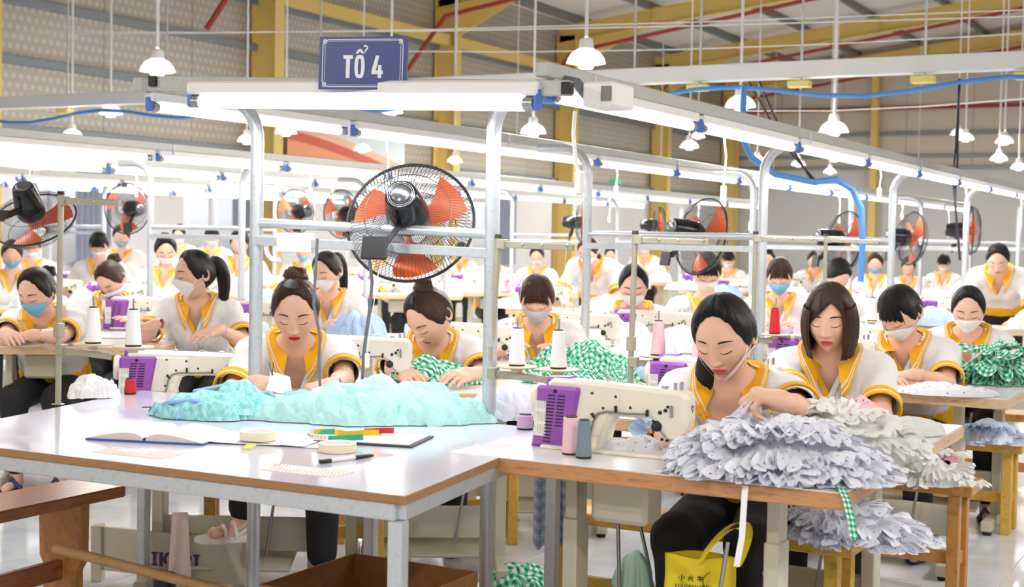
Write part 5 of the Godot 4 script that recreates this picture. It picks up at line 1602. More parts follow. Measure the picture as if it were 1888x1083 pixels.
func build_sign() -> void:
	var c := (atz(601, 69, -3.70) + atz(740, 166, -3.70)) / 2.0
	var w := (atz(744, 118, -3.70) - atz(598, 118, -3.70)).length()
	var h := (atz(670, 67, -3.70) - atz(670, 165, -3.70)).length()
	var o := thing("hanging_sign", "dark blue sign with white lettering TỔ 4 on the front bar", "sign", c)
	o.rotation = Vector3(0, 0.18, -0.02)
	part("board", Geo.new().box(Vector3.ZERO, Vector3(w, h, 0.012), Basis(), 0.001), M.sign_blue, o)
	var fr := Geo.new()
	for q in [[0.455, 0.445, 0.006], [0.43, 0.415, 0.0035]]:
		for s in [-1.0, 1.0]:
			fr.box(Vector3(0, s * h * q[1], 0.0065), Vector3(w * 0.80, h * q[2] * 2, 0.002), Basis(), 0.0)
			fr.box(Vector3(s * w * q[0], 0, 0.0065), Vector3(w * q[2] * 1.3, h * 0.72, 0.002), Basis(), 0.0)
	part("border", fr, M.sign_white, o)
	for sx in [-1.0, 1.0]:
		for sy in [-1.0, 1.0]:
			var og := Geo.new()
			for q in [[0.0, 0.0], [0.35, 1.0], [-0.35, 1.0]]:
				og.extrude(PackedVector2Array([Vector2(0, -0.006), Vector2(0.005, 0.004), Vector2(0, 0.013), Vector2(-0.005, 0.004)]), 0.006, 0.0078, 0.0, Transform3D(Basis(Vector3.BACK, atan2(sx, -sy) + q[0] * 2.6), Vector3(sx * w * 0.438, sy * h * 0.42, 0)))
			part("corner_ornament", og, M.sign_white, o)
	# condensed heavy letters
	var u := h / 100.0
	var L := func(poly: Array, holes := []) -> void:
		var pv := PackedVector2Array()
		for q in poly: pv.append(Vector2(q[0] * u, q[1] * u))
		part("letter", Geo.new().extrude(pv, 0.0055, 0.0085, 0.0), M.sign_white, o)
	L.call([[-39, 15], [-19, 15], [-19, 8], [-25, 8], [-25, -28], [-33, -28], [-33, 8], [-39, 8]])
	# O as a ring of two halves
	for s in [-1.0, 1.0]:
		var out := []
		var inn := []
		for i in 13:
			var t := -PI / 2 + PI * i / 12.0
			out.append([(-5.0) + s * 10.5 * pow(cos(t), 0.55), -6.5 + 22.0 * sin(t)])
			inn.append([(-5.0) + s * 3.4 * pow(cos(t), 0.55), -6.5 + 15.0 * sin(t)])
		inn.reverse()
		L.call(out + inn)
	L.call([[-14, 17.5], [-9.5, 17.5], [-5, 21.5], [-0.5, 17.5], [4, 17.5], [-2, 26], [-8, 26]])
	L.call([[4.5, 20], [7, 20], [7.4, 22.5], [11, 26], [11.4, 30], [8.5, 33.5], [4, 33.5], [1.5, 31], [4, 29.5], [5.5, 31], [7.5, 31], [8.6, 29.4], [8, 27], [5, 24.5]])
	L.call([[33, -28], [33, -21], [20, -21], [20, -15], [28, 14], [35, 14], [28.5, -14], [33, -14], [33, -4], [40, -4], [40, -14], [43, -14], [43, -21], [40, -21], [40, -28]])

var spots := []
# a hanging sheet: top middle at a, width w0 at the top and w1 below along e, falling by d, with waves; cloth coordinates in metres
func sheet(a: Vector3, e: Vector3, d: Vector3, w0: float, w1: float, wave: float, k: float, uvk: float, nu := 13, nv := 10) -> Geo:
	var P := PackedVector3Array()
	var U := PackedVector2Array()
	var nn := e.cross(d).normalized()
	for j in nv:
		for i in nu:
			var t := j / float(nv - 1)
			var u := i / float(nu - 1) - 0.5
			P.append(a + e * u * lerpf(w0, w1, t) + d * (t - 0.06 * t * cos(u * 9.0)) + nn * wave * sin(u * k + t * 2.0) * (0.4 + t))
			U.append(Vector2(u * w1, t * d.length()) * uvk)
	var g := Geo.new().grid(P, nu, nv)
	g.uv = U
	return g
func on_table(x: float, y: float) -> Vector3:
	return aty(x, y, TOP)
# a work place for a head: table, machine and bench set before and under the sitter
func station(head: Vector3, turn: float, tl: String, ml: String, bl: String, edge: Material, tg := "", mg := "", bg := "", with_machine := true, shift := 0.36) -> void:
	var fw := Vector3(sin(turn), 0, cos(turn))
	var rt := Vector3(cos(turn), 0, -sin(turn))
	var c := Vector3(head.x, 0, head.z) + fw * shift
	if tl != "":
		sewing_table(tl, c, turn, edge, 1.08, 0.53, tg)
		if tg != "": spots.append([c, rt, turn])
	if with_machine: sewing_machine(ml, c + Vector3(0, TOP, 0) - rt * 0.50, turn, mg)
	if bl != "": bench(bl, Vector3(head.x, 0, head.z) - fw * 0.26, turn, M.wood_yellow, 0.9, 0.43, bg)

func build_near() -> void:
	# ---- the white cutting table ----
	var A := on_table(747, 915); var Bq := on_table(1042, 794); var Cq := on_table(262, 720)
	var D := Cq + (on_table(0, 772.5) - Cq) * 1.48
	D.z = A.z + 0.03
	var o := thing("cutting_table", "big white topped work table on a galvanized frame", "table")
	var poly := PackedVector2Array()
	for p in [A, Bq, Cq, D]: poly.append(Vector2(p.x, -p.z))
	var up := Transform3D(Basis(Vector3.RIGHT, Vector3.FORWARD, Vector3.UP), Vector3.ZERO)
	part("tabletop", Geo.new().extrude(poly, TOP - 0.022, TOP - 0.001, 0.001, up), M.mdf, o)
	part("laminate", Geo.new().extrude(poly, TOP - 0.001, TOP, 0.0, up), M.laminate_cool, o)
	var ins := []
	var cen := (A + Bq + Cq + D) / 4.0
	for p in [A, Bq, Cq, D]: ins.append(p.move_toward(cen, 0.035))
	for i in 4:
		var a: Vector3 = ins[i]; var b: Vector3 = ins[(i + 1) % 4]
		part("apron", Geo.new().bar(Vector3(a.x, TOP - 0.043, a.z), Vector3(b.x, TOP - 0.043, b.z), 0.038, 0.040), M.galv, o)
		part("leg", Geo.new().box(Vector3(a.x, (TOP - 0.064) / 2, a.z), Vector3(0.038, TOP - 0.064, 0.038), Basis(Vector3.UP, 0.08), 0.003), M.galv, o)
	for q in [0.4]:
		var m: Vector3 = ins[1].lerp(ins[2], q)
		part("leg", Geo.new().box(Vector3(m.x, (TOP - 0.064) / 2, m.z), Vector3(0.038, TOP - 0.064, 0.038), Basis(), 0.003), M.galv, o)
	# ---- things on it ----
	var cloth_c := on_table(678, 772)
	var mp := thing("cloth_heap", "big heap of pale mint cloth on the white table", "fabric", cloth_c, 0.45)
	part("heap", heap(0.41, 0.20, 0.068, 11, 170, 0.030, 19.0, 16.0, 0.8), M.mint, mp)
	drapes_on(mp, 0.385, 0.19, 0.070, 20, 12, M.mint, 16.0, 0.032)
	var hump := part("hump", heap(0.20, 0.12, 0.085, 66, 100, 0.030, 20.0, 16.0), M.mint, mp)
	hump.position = Vector3(0.10, 0.03, -0.03)
	var gp := thing("gingham_garment", "mint gingham garment with light blue binding on the white table", "garment", on_table(395, 768), 0.5)
	part("cloth", heap(0.21, 0.13, 0.055, 21, 110, 0.028, 20.0, 14.0, 0.7), M.mint_check, gp)
	var fd := part("fold", heap(0.12, 0.08, 0.065, 22, 70, 0.02, 24.0, 14.0), M.mint_check, gp)
	fd.position = Vector3(0.07, 0.012, -0.04)
	drapes_on(gp, 0.19, 0.12, 0.062, 10, 14, M.mint_check, 14.0, 0.018)
	for q in [[Vector3(-0.20, 0.012, 0.02), Vector3(-0.15, 0.06, 0.06), Vector3(-0.06, 0.075, 0.08), Vector3(0.02, 0.06, 0.10), Vector3(0.06, 0.012, 0.13)], [Vector3(-0.08, 0.095, -0.05), Vector3(-0.05, 0.10, 0.0), Vector3(-0.06, 0.08, 0.05), Vector3(-0.09, 0.04, 0.09), Vector3(-0.10, 0.008, 0.125)], [Vector3(-0.08, 0.095, -0.05), Vector3(0.02, 0.118, -0.07), Vector3(0.12, 0.11, -0.08), Vector3(0.17, 0.06, -0.05)], [Vector3(0.12, 0.09, 0.0), Vector3(0.18, 0.10, -0.02), Vector3(0.21, 0.08, 0.0), Vector3(0.19, 0.05, 0.03), Vector3(0.12, 0.045, 0.05)]]:
		for i in q.size(): q[i] = q[i] * Vector3(0.96, 0.80, 0.96)
		part("binding", Geo.new().tube(q, [0.006, 0.0075, 0.0075, 0.0075, 0.006].slice(0, q.size()), 8), M.blue_trim, gp)
	# open book
	var bk := thing("ledger_book", "open ledger with blue cover lying on the white table", "book", on_table(300, 806), 0.30)
	part("cover", Geo.new().box(Vector3(0, 0.003, 0), Vector3(0.36, 0.005, 0.25), Basis(), 0.001), M.cover_blue, bk)
	for s in [-1.0, 1.0]:
		var P := PackedVector3Array()
		for j in 2:
			for i in 13:
				var t := i / 12.0
				P.append(Vector3(s * (0.004 + 0.172 * t), 0.006 + 0.016 * sin(PI * pow(t, 0.6)) + 0.006 * (1 - t), -0.120 + 0.24 * j))
		part("pages", Geo.new().grid(P, 13, 2), M.paper, bk)
		var E := PackedVector3Array()
		for i in 13:
			E.append(P[13 + i]); 
		for i in 13: E.append(Vector3(P[13 + i].x, 0.005, P[13 + i].z))
		part("page_edge", Geo.new().grid(E, 13, 2), M.paper_edge, bk)
	var n1 := thing("paper_sheets", "loose white sheets spread beside the ledger", "paper", on_table(500, 812), 0.22)
	for q in [[0, 0, 0.0], [-0.05, 0.015, 0.12], [0.09, -0.01, -0.08]]:
		var P := PackedVector3Array()
		for j in 7:
			for i in 9:
				var x := (i / 8.0 - 0.5) * 0.30; var z := (j / 6.0 - 0.5) * 0.21
				P.append(Basis(Vector3.UP, q[2]) * Vector3(x, 0, z) + Vector3(q[0], 0.002 + 0.004 * absf(q[2]) * 8 + 0.003 * sin(x * 14 + q[0] * 40), q[1]))
		part("sheet", Geo.new().grid(P, 9, 7), M.paper, n1)
	var cb := thing("clipboard", "dark clipboard holding white paper on the work table", "clipboard", on_table(690, 812), 0.26)
	part("board", Geo.new().box(Vector3(0, 0.003, 0), Vector3(0.30, 0.005, 0.22), Basis(), 0.001), M.cover_dark, cb)
	part("sheet", Geo.new().box(Vector3(-0.006, 0.0068, -0.004), Vector3(0.288, 0.002, 0.205), Basis(), 0.0005), M.paper, cb)
	for q in [[476, 816, "roll of masking tape lying on the loose sheets", 0.009], [622, 833, "roll of masking tape beside the ballpoint pen", 0.001]]:
		var p := on_table(q[0], q[1])
		var t := thing("tape_roll", q[2], "tape", p + Vector3(0, q[3], 0))
		part("tape", Geo.new().lathe([Vector2(0.038, 0), Vector2(0.052, 0), Vector2(0.053, 0.001), Vector2(0.053, 0.023), Vector2(0.052, 0.024), Vector2(0.038, 0.024)], 36), M.masking_tape, t)
		part("core", Geo.new().lathe([Vector2(0.038, 0.024), Vector2(0.0375, 0.024), Vector2(0.0375, 0), Vector2(0.038, 0)], 30), M.paper, t)
	single("sticky_note", Geo.new().box(Vector3(0, 0.001, 0), Vector3(0.032, 0.0015, 0.026), Basis(Vector3.RIGHT, 0.35), 0.0003), M.sticky, "small yellow sticky note at the edge of the sheets", "note", on_table(460, 829) + Vector3(0, 0.008, 0))
	# measuring tape, coiled loosely
	var mt := thing("measuring_tape", "coloured tailor's tape measure in loose loops on the clipboard", "tape measure", on_table(640, 815) + Vector3(0, 0.009, 0), 0.2)
	for q in [["tape_teal", Vector3(0.0, 0.0, 0.01), 0.055, 0.6, 4.0], ["tape_yellow", Vector3(0.035, 0.012, -0.01), 0.045, -1.2, 2.6], ["tape_white", Vector3(-0.02, 0.004, 0.02), 0.06, 1.6, 3.6], ["tape_red", Vector3(0.06, 0.016, -0.04), 0.05, 0.2, 1.6], ["tape_yellow", Vector3(-0.03, 0.0, 0.015), 0.05, 3.4, 5.2]]:
		var P := PackedVector3Array()
		for j in 2:
			for i in 19:
				var t := lerpf(q[3], q[4], i / 18.0)
				P.append(q[1] + Vector3(cos(t) * q[2] * 1.5, 0.001 + 0.017 * j + 0.004 * sin(t * 2), sin(t) * q[2]))
		part("band", Geo.new().grid(P, 19, 2), M[q[0]], mt)
	var ticks := Geo.new()
	for i in 16:
		var t := lerpf(1.6, 3.6, i / 15.0)
		ticks.box(Vector3(-0.02 + cos(t) * 0.0915, 0.012, 0.02 + sin(t) * 0.0612), Vector3(0.001, 0.006, 0.001), Basis(), 0.0)
	var tk := part("scale_marks", ticks, M.black, mt); tk.set_meta("kind", "stuff")
	var pen := thing("ballpoint_pen", "white and black ballpoint pen lying on the work table", "pen")
	var pa := on_table(592, 856) + Vector3(0, 0.006, 0); var pb := on_table(688, 844) + Vector3(0, 0.006, 0)
	part("barrel", Geo.new().tube([pa.lerp(pb, 0.0), pa.lerp(pb, 0.64)], 0.0055, 10), M.white, pen)
	part("cap", Geo.new().tube([pa.lerp(pb, 0.64), pa.lerp(pb, 0.95), pb], [0.006, 0.005, 0.003], 10), M.black, pen)
	part("grip", Geo.new().tube([pa - (pb - pa) * 0.02, pa.lerp(pb, 0.18)], 0.0058, 10), M.black, pen)
	for q in [[253, 836, 0.24, "patterned paper slip with a white window near the ledger"], [567, 869, 0.22, "patterned paper slip with a white window in front of the pen"]]:
		var t := thing("paper_slip", q[3], "paper", on_table(q[0], q[1]), 0.05)
		part("slip", Geo.new().box(Vector3(0, 0.0006, 0), Vector3(q[2], 0.001, 0.10), Basis(), 0.0), M.pattern_slip, t)
		part("window", Geo.new().box(Vector3(-0.02, 0.0016, -0.012), Vector3(q[2] * 0.45, 0.001, 0.045), Basis(), 0.0), M.paper, t)
	single("binder_clip", Geo.new().extrude(PackedVector2Array([Vector2(-0.012, 0), Vector2(0.012, 0), Vector2(0.004, 0.014), Vector2(-0.004, 0.014)]), -0.012, 0.012, 0.001).tube([Vector3(0, 0.012, 0.008), Vector3(-0.03, 0.012, 0.012), Vector3(-0.034, 0.012, 0), Vector3(-0.03, 0.012, -0.012), Vector3(0, 0.012, -0.008)], 0.0012, 5), M.black, "small black binder clip near the back edge of the white table", "clip", on_table(281, 758), 0.6)

	# ---- thread stands with cones ----
	var st := on_table(897, 776)
	thread_stand("grey thread stand carrying two white cones behind the white table", st, 0.0, 0.60, Vector3(0.035, 0, 0))
	var la := st + Vector3(0.035 * 0.265, 0.60 * 0.265, 0)
	for x in [0.10, 0.25]:
		thread_cone("white thread cone on the stand at the corner of the white table", la + Vector3(x, 0.028, 0), M.thread_white, 0.125, 0.027, 0.019, "white cones on the corner stand")
		single("thread_line", Geo.new().tube([la + Vector3(x, 0.15, 0), st + Vector3(0.035 + x, 0.575, 0.008)], 0.0007, 4), M.thread_line, "thin thread rising from a white cone to the guide arm", "thread", Vector3.ZERO, 0, "threads of the corner stand")
	var s2 := on_table(107, 746)
	thread_stand("grey thread stand carrying two white cones on the left", s2, 0.0, 0.72, Vector3(0.01, 0, 0), "", [0.16, 0.34])
	for x in [0.16, 0.34]:
		thread_cone("white thread cone on the tall stand left of the white table", s2 + Vector3(x + 0.003, 0.72 * 0.265 + 0.028, 0), M.thread_white, 0.125, 0.027, 0.019, "white cones on the tall left stand")
	thread_cone("red thread cone on the far corner of the white table's neighbour", on_table(233, 728) + Vector3(0, 0, -0.02), M.thread_red, 0.06, 0.022, 0.018)
	var s3 := on_table(1165, 640 + 70)
	var s3b := atd(1172, 665, 5.4)
	for q in [[1186, 432, 1160, 760, 5.0, "thread_pink", "grey thread stand carrying two pink cones"], [1400, 432, 1385, 720, 6.2, "", "grey thread stand carrying a red and a white cone"], [1528, 436, 1515, 700, 7.4, "thread_white", "grey thread stand behind the red cone stand"]]:
		var bp := atd(q[2], q[3], q[4]); bp.y = TOP
		var tp := atd(q[0], q[1], q[4])
		thread_stand(q[6], bp, 0.1, tp.y - TOP, Vector3((tp.x - bp.x) * 0.4, 0, 0))
		if q[5] != "":
			for x in [0.10, 0.25]:
				thread_cone(("pink thread cone" if q[5] == "thread_pink" else "white thread cone") + " on the stand behind the aisle machine" + ("" if q[5] == "thread_pink" else " further back"), bp + Vector3(x, (tp.y - TOP) * 0.265 + 0.028, -0.1 * x) + Vector3((tp.x - bp.x) * 0.1, 0, 0), M[q[5]], 0.125, 0.027, 0.019, q[5] + " pair")
		else:
			thread_cone("red thread cone on a thread stand between the workers", bp + Vector3(0.10, (tp.y - TOP) * 0.265 + 0.028, 0), M.thread_red, 0.115, 0.024, 0.018)
			thread_cone("white thread cone next to the red one on its stand", bp + Vector3(0.25, (tp.y - TOP) * 0.265 + 0.024, -0.02), M.thread_white)
	thread_cone("pale pink thread cone standing on the aisle machine's table", on_table(1052, 838), M.thread_pink, 0.108, 0.024, 0.022)
	thread_cone("slate grey thread cone standing on the aisle machine's table", on_table(1076, 845), M.thread_slate, 0.108, 0.022, 0.017)
	thread_cone("small lilac thread spool beside the violet motor cover", on_table(968, 792), M.thread_lilac, 0.05, 0.026, 0.024)

	# ---- right row of tables and machines ----
	sewing_table("sewing table with oak brown edge beside the aisle", Vector3(-0.876 - 0.56, 0, -3.33 - 0.265), 0.0, M.edge_oak, 1.12)
	sewing_machine("cream sewing machine with violet cover on the oak edged table", atz(1016, 838, -3.62) * Vector3(1, 0, 1) + Vector3(0, TOP, 0), 0.0)
	sewing_table("sewing table with beige edge behind the oak edged one", Vector3(-0.876 - 0.54, 0, -4.29 - 0.265), 0.0, M.edge_beige)
	sewing_machine("cream sewing machine in front of the woman with bobbed hair", Vector3(-1.86, TOP, -4.56), 0.0)
	sewing_table("sewing table with beige edge and a white garment on it", Vector3(-0.876 - 0.54, 0, -5.73 - 0.265), 0.0, M.edge_beige)
	sewing_machine("cream sewing machine with a blue scrap on its arm", Vector3(-1.90, TOP, -6.0), 0.0)
	sewing_table("sewing table beside the aisle with a green gingham heap", Vector3(-0.876 - 0.54, 0, -6.75 - 0.265), 0.0, M.edge_beige)
	sewing_machine("cream sewing machine behind the green gingham heap", Vector3(-1.95, TOP, -7.0), 0.0)
	# cloth of the right row
	var rp := thing("ruffle_heap", "heap of white ruffles with small blue dots on the oak edged table", "fabric", on_table(1425, 878) + Vector3(0, 0, -0.04), 0.25)
	ruffle_pile(rp, 0.235, 0.155, 0.13, 5, 66, M.dots, M.dots, 22.0, 0.075, 0.013)
	var gz := thing("ruffle_heap", "heap of plain white gauze ruffles beside the dotted ones", "fabric", on_table(1555, 850) + Vector3(-0.02, 0, -0.03), -0.3)
	ruffle_pile(gz, 0.22, 0.20, 0.145, 9, 44, M.gauze, M.gauze, 8.0, 0.06, 0.008)
	var hl := thing("ruffle_heap", "heap of dotted white ruffles lying on a bench below the tables", "fabric", aty(1535, 990, 0.45), 0.2)
	ruffle_pile(hl, 0.24, 0.15, 0.10, 15, 34, M.dots, M.dots, 22.0, 0.085, 0.015)
	var hp := thing("ruffle_heap", "heap of white and pink frills hanging from the second table's bench", "fabric", aty(1712, 890, 0.50), 0.3)
	ruffle_pile(hp, 0.15, 0.13, 0.10, 25, 20, M.gauze, M.pink_cloth, 8.0, 0.075, 0.012)
	var hb := thing("ruffle_heap", "heap of pale blue cloth on a yellow bench by the aisle", "fabric", aty(1822, 815, 0.45), 0.3)
	ruffle_pile(hb, 0.13, 0.12, 0.09, 35, 14, M.lavender, M.sky_cloth, 8.0, 0.06, 0.010)
	var mk := func(called: String, label: String, px: float, py: float, rx: float, rz: float, h: float, sd: int, m: Material, uvk := 12.0, fold := 0.018, turn := 0.3) -> void:
		var ho := thing(called, label, "fabric", on_table(px, py), turn)
		part("heap", heap(rx, rz, h, sd, 80, fold, 28.0, uvk), m, ho)
		if h > 0.05: drapes_on(ho, rx * 0.9, rz * 0.9, h * 0.95, 9, sd, m, uvk, fold * 0.9)
	mk.call("cloth_heap", "white cloth bunched under the aisle machine's arm", 1168, 834, 0.095, 0.05, 0.035, 41, M.dots, 20.0, 0.012)
	mk.call("cloth_heap", "pink printed cloth beside the bobbed worker's arm", 1580, 795, 0.075, 0.07, 0.085, 42, M.pink_print, 18.0)
	mk.call("cloth_heap", "flat white frilly pieces on the second aisle table", 1668, 800, 0.12, 0.09, 0.025, 43, M.gauze)
	mk.call("cloth_heap", "flat white garment laid on the third aisle table", 1745, 728, 0.20, 0.10, 0.03, 44, M.dots, 14.0, 0.012)
	var gg := thing("ruffle_heap", "green gingham heap on the aisle table at the back", "fabric", on_table(1835, 704), 0.2)
	ruffle_pile(gg, 0.19, 0.13, 0.14, 45, 15, M.green_check, M.green_check, 14.0, 0.10, 0.026, 0.45)
	mk.call("cloth_heap", "green gingham cloth before the woman with a fringe looking down", 800, 706, 0.19, 0.10, 0.06, 46, M.green_check, 18.0, 0.028, 0.5)
	mk.call("cloth_heap", "green gingham heap behind the two white cones", 1068, 706, 0.24, 0.14, 0.15, 47, M.green_check, 18.0, 0.03, 0.4)
	mk.call("cloth_heap", "white lavender cloth heap between the posts and the violet cover", 940, 770, 0.14, 0.11, 0.08, 48, M.lavender, 8.0, 0.02)
	mk.call("cloth_heap", "white cloth heap beside the green gingham", 1180, 690, 0.20, 0.16, 0.13, 49, M.white_cloth, 8.0, 0.025)
	mk.call("cloth_heap", "pale blue cloth behind the pink cones", 1235, 700, 0.16, 0.10, 0.10, 50, M.sky_cloth, 8.0, 0.02)
	mk.call("cloth_heap", "white cloth heap on the table left of the violet covered machine", 170, 732, 0.09, 0.08, 0.06, 51, M.white_cloth, 8.0, 0.02)
	# ribbons over the table edge
	var rb := func(label: String, pts: Array, m: Material, w: float) -> void:
		var P := PackedVector3Array()
		for p in pts:
			P.append(p - Vector3(w, 0, 0)); P.append(p + Vector3(w, 0, 0))
		single("ribbon", Geo.new().grid(P, 2, pts.size(), false, PackedColorArray(), 1.0, 8.0), m, label, "ribbon")
	rb.call("white tape hanging over the oak table edge", [on_table(1385, 870), on_table(1376, 886), atz(1374, 898, -3.32), atz(1371, 940, -3.31), atz(1368, 990, -3.31), atz(1358, 1045, -3.31)], M.white_cloth, 0.008)
	rb.call("green gingham strip hanging over the oak table edge", [on_table(1505, 890), on_table(1535, 893), atz(1552, 899, -3.325), atz(1562, 925, -3.315), atz(1570, 960, -3.315), atz(1575, 996, -3.315)], M.green_check, 0.010)
	# blue scrap hanging behind the machine arm
	var sp := []
	var sdv := []
	for i in 40:
		var t := i / 39.0
		sp.append(atz(1165, lerpf(758, 806, t), -3.72) + Vector3(0.012 * sin(t * 7), 0, 0)); sdv.append(Vector3(1, 0, 0.2).normalized())
	single("frill_scrap", ruffle(sp, sdv, 0.05, 0.014, 26, 0.4, 8.0), M.sky_cloth, "pale blue frilled scrap hanging behind the machine arm", "fabric")

	# ---- benches and low things ----
	var b0 := thing("wooden_bench", "brown varnished bench pushed under the white table", "bench", Vector3.ZERO)
	var e0 := aty(165, 893, 0.45)
	part("seat", Geo.new().box(Vector3(e0.x - 0.0, 0.43, e0.z + 0.75), Vector3(0.26, 0.04, 1.60), Basis(), 0.006), M.wood_brown, b0)
	for z in [0.12, 1.3]:
		part("leg_slab", Geo.new().extrude(PackedVector2Array([Vector2(-0.10, 0), Vector2(0.10, 0), Vector2(0.10, 0.07), Vector2(0.075, 0.11), Vector2(0.075, 0.17), Vector2(0.10, 0.21), Vector2(0.105, 0.41), Vector2(-0.105, 0.41), Vector2(-0.10, 0.21), Vector2(-0.075, 0.17), Vector2(-0.075, 0.11), Vector2(-0.10, 0.07)]), -0.02, 0.02, 0.003, Transform3D(Basis(), Vector3(e0.x, 0, e0.z + z))), M.wood_orange, b0)
	part("stretcher", Geo.new().box(Vector3(e0.x, 0.17, e0.z + 0.7), Vector3(0.03, 0.07, 1.25), Basis(), 0.004), M.wood_brown, b0)
	single("wooden_stick", Geo.new().tube([atd(100, 1011, 4.15), atd(200, 1036, 4.12), atd(300, 1062, 4.1), atd(420, 1092, 4.05)], [0.016, 0.015, 0.0155, 0.014], 10), M.stick, "long wooden stick leaning across the brown bench leg", "stick")
	var bx := thing("cardboard_box", "open brown cardboard box on the floor under the white table", "box", Vector3(-2.34, 0, -3.47))
	for q in [[Vector3(0, 0.165, -0.24), Vector3(0.46, 0.33, 0.006)], [Vector3(0, 0.165, 0.24), Vector3(0.46, 0.33, 0.006)], [Vector3(-0.23, 0.165, 0), Vector3(0.006, 0.33, 0.48)], [Vector3(0.23, 0.165, 0), Vector3(0.006, 0.33, 0.48)]]:
		part("side", Geo.new().box(q[0], q[1], Basis(), 0.001), M.cardboard, bx)
	part("bottom", Geo.new().box(Vector3(0, 0.004, 0), Vector3(0.45, 0.006, 0.47), Basis(), 0.001), M.cardboard, bx)
	# strip of printed paper and the lidded can
	single("paper_strip", sheet(atd(332, 945, 4.95), Vector3(0.8, 0, -0.6), Vector3(0.0, -0.27, 0.0), 0.055, 0.085, 0.004, 9.0, 3.0), M.pattern_slip, "torn strip of printed paper hanging under the white table", "paper")
	var can := thing("lidded_can", "metal can with a dark lid on the floor under the white table", "can", aty(303, 1095, 0.10) * Vector3(1, 0, 1))
	part("body", Geo.new().lathe([Vector2(0, 0), Vector2(0.036, 0), Vector2(0.038, 0.004), Vector2(0.038, 0.13)], 20), M.can, can)
	part("lid", Geo.new().lathe([Vector2(0.041, 0.125), Vector2(0.041, 0.165), Vector2(0.036, 0.172), Vector2(0, 0.172)], 20), M.lid, can)
	# treadle panel lettering under W1's table
	var tp := thing("treadle_panel", "beige treadle panel with violet lettering below the white table", "panel", Vector3.ZERO)
	var ta := atd(175, 985, 5.42); var tb := atd(470, 1020, 5.28)
	part("panel", Geo.new().bar(Vector3(ta.x, 0.13, ta.z), Vector3(tb.x, 0.11, tb.z), 0.02, 0.17), M.beige, tp)
	for q in [[0.02, 0.34], [0.98, 0.34]]:
		var lp := ta.lerp(tb, q[0])
		part("leg", Geo.new().box(Vector3(lp.x, 0.11, lp.z), Vector3(0.04, 0.22, 0.06), Basis(Vector3.UP, 0.5), 0.003), M.beige, tp)
	var tm := part("lettering", text_mesh("HIKARI", 0.075, 0.004), M.hikari, tp)
	var dirv := Vector3(tb.x - ta.x, 0, tb.z - ta.z).normalized()
	tm.transform = Transform3D(Basis(dirv, Vector3.UP, dirv.cross(Vector3.UP)), Vector3(ta.x, 0.11, ta.z).lerp(Vector3(tb.x, 0.095, tb.z), 0.478) + dirv.cross(Vector3.UP) * 0.012)
	# yellow bag
	var bg := thing("tote_bag", "bright yellow tote bag with dark lettering under the oak edged table", "bag", atd(1290, 1050, 3.95) * Vector3(1, 0, 1), 0.25)
	var bp := Geo.new()
	var bw := 0.20; var bh := 0.475
	var BP := PackedVector3Array()
	for j in 9:
		for i in 33:
			var a := TAU * i / 32
			var t := j / 8.0
			BP.append(Vector3(cos(a) * bw * 0.5 * (1 + 0.03 * sin(t * 9 + i)), bh * t + 0.004 * sin(a * 3), signf(sin(a)) * pow(absf(sin(a)), 0.6) * 0.05 * (1 - 0.25 * t + 0.1 * sin(a * 5))))
	part("body", Geo.new().grid(BP, 33, 9), M.bag_yellow, bg)
	for s in [-1.0, 1.0]:
		var hP := PackedVector3Array()
		for i in 13:
			var t := PI * i / 12.0
			var c0 := Vector3(0.05 - cos(t) * 0.055 + 0.05 * sin(t), bh - 0.02 + 0.11 * sin(t), s * 0.04)
			hP.append(c0 + Vector3(0, 0, 0)); hP.append(c0 + Vector3(0.022 * sin(t * 0.5 + 0.8), 0.008, 0.012))
		part("handle", Geo.new().grid(hP, 2, 13), M.bag_yellow, bg)
	var sx := Transform3D(Basis(), Vector3(-0.045, 0.425, 0.046))
	var ch := Geo.new()
	# three characters from strokes
	for q in [[0, 0, 0, -0.016], [-0.006, -0.004, -0.009, -0.011], [0.006, -0.004, 0.009, -0.011]]: ch.bar(sx * Vector3(q[0], q[1], 0), sx * Vector3(q[2], q[3], 0), 0.003, 0.002)
	for q in [[0.026, 0, 0.024, -0.008], [0.024, -0.008, 0.018, -0.016], [0.025, -0.007, 0.033, -0.016], [0.019, -0.004, 0.021, -0.008], [0.032, -0.003, 0.029, -0.008]]: ch.bar(sx * Vector3(q[0], q[1], 0), sx * Vector3(q[2], q[3], 0), 0.003, 0.002)
	for q in [[0.052, 0, 0.052, -0.017], [0.044, -0.004, 0.060, -0.004], [0.042, -0.010, 0.062, -0.010], [0.047, 0, 0.045, -0.005]]: ch.bar(sx * Vector3(q[0], q[1], 0), sx * Vector3(q[2], q[3], 0), 0.003, 0.002)
	part("print", ch, M.bag_print, bg)
	var bt := part("lettering", text_mesh("XIAOSHUNIU", 0.018, 0.002, false, false), M.bag_print, bg)
	bt.position = Vector3(-0.012, 0.392, 0.0465)
	var cr := Geo.new()
	for i in 10:
		var t := lerpf(1.9, 4.4, i / 10.0); var t2 := lerpf(1.9, 4.4, (i + 1) / 10.0)
		cr.bar(Vector3(0.045 + cos(t) * 0.03, 0.41 + sin(t) * 0.03, 0.048), Vector3(0.045 + cos(t2) * 0.03, 0.41 + sin(t2) * 0.03, 0.048), 0.001 + 0.005 * sin(PI * i / 10.0), 0.002)
	part("crescent", cr, M.bag_print, bg)
	# grey plastic sack tied to the table leg
	var gs_ := thing("plastic_sack", "grey plastic sack tied to the oak table's leg", "sack", atd(1425, 1070, 3.85) * Vector3(1, 0, 1))
	var SP := PackedVector3Array()
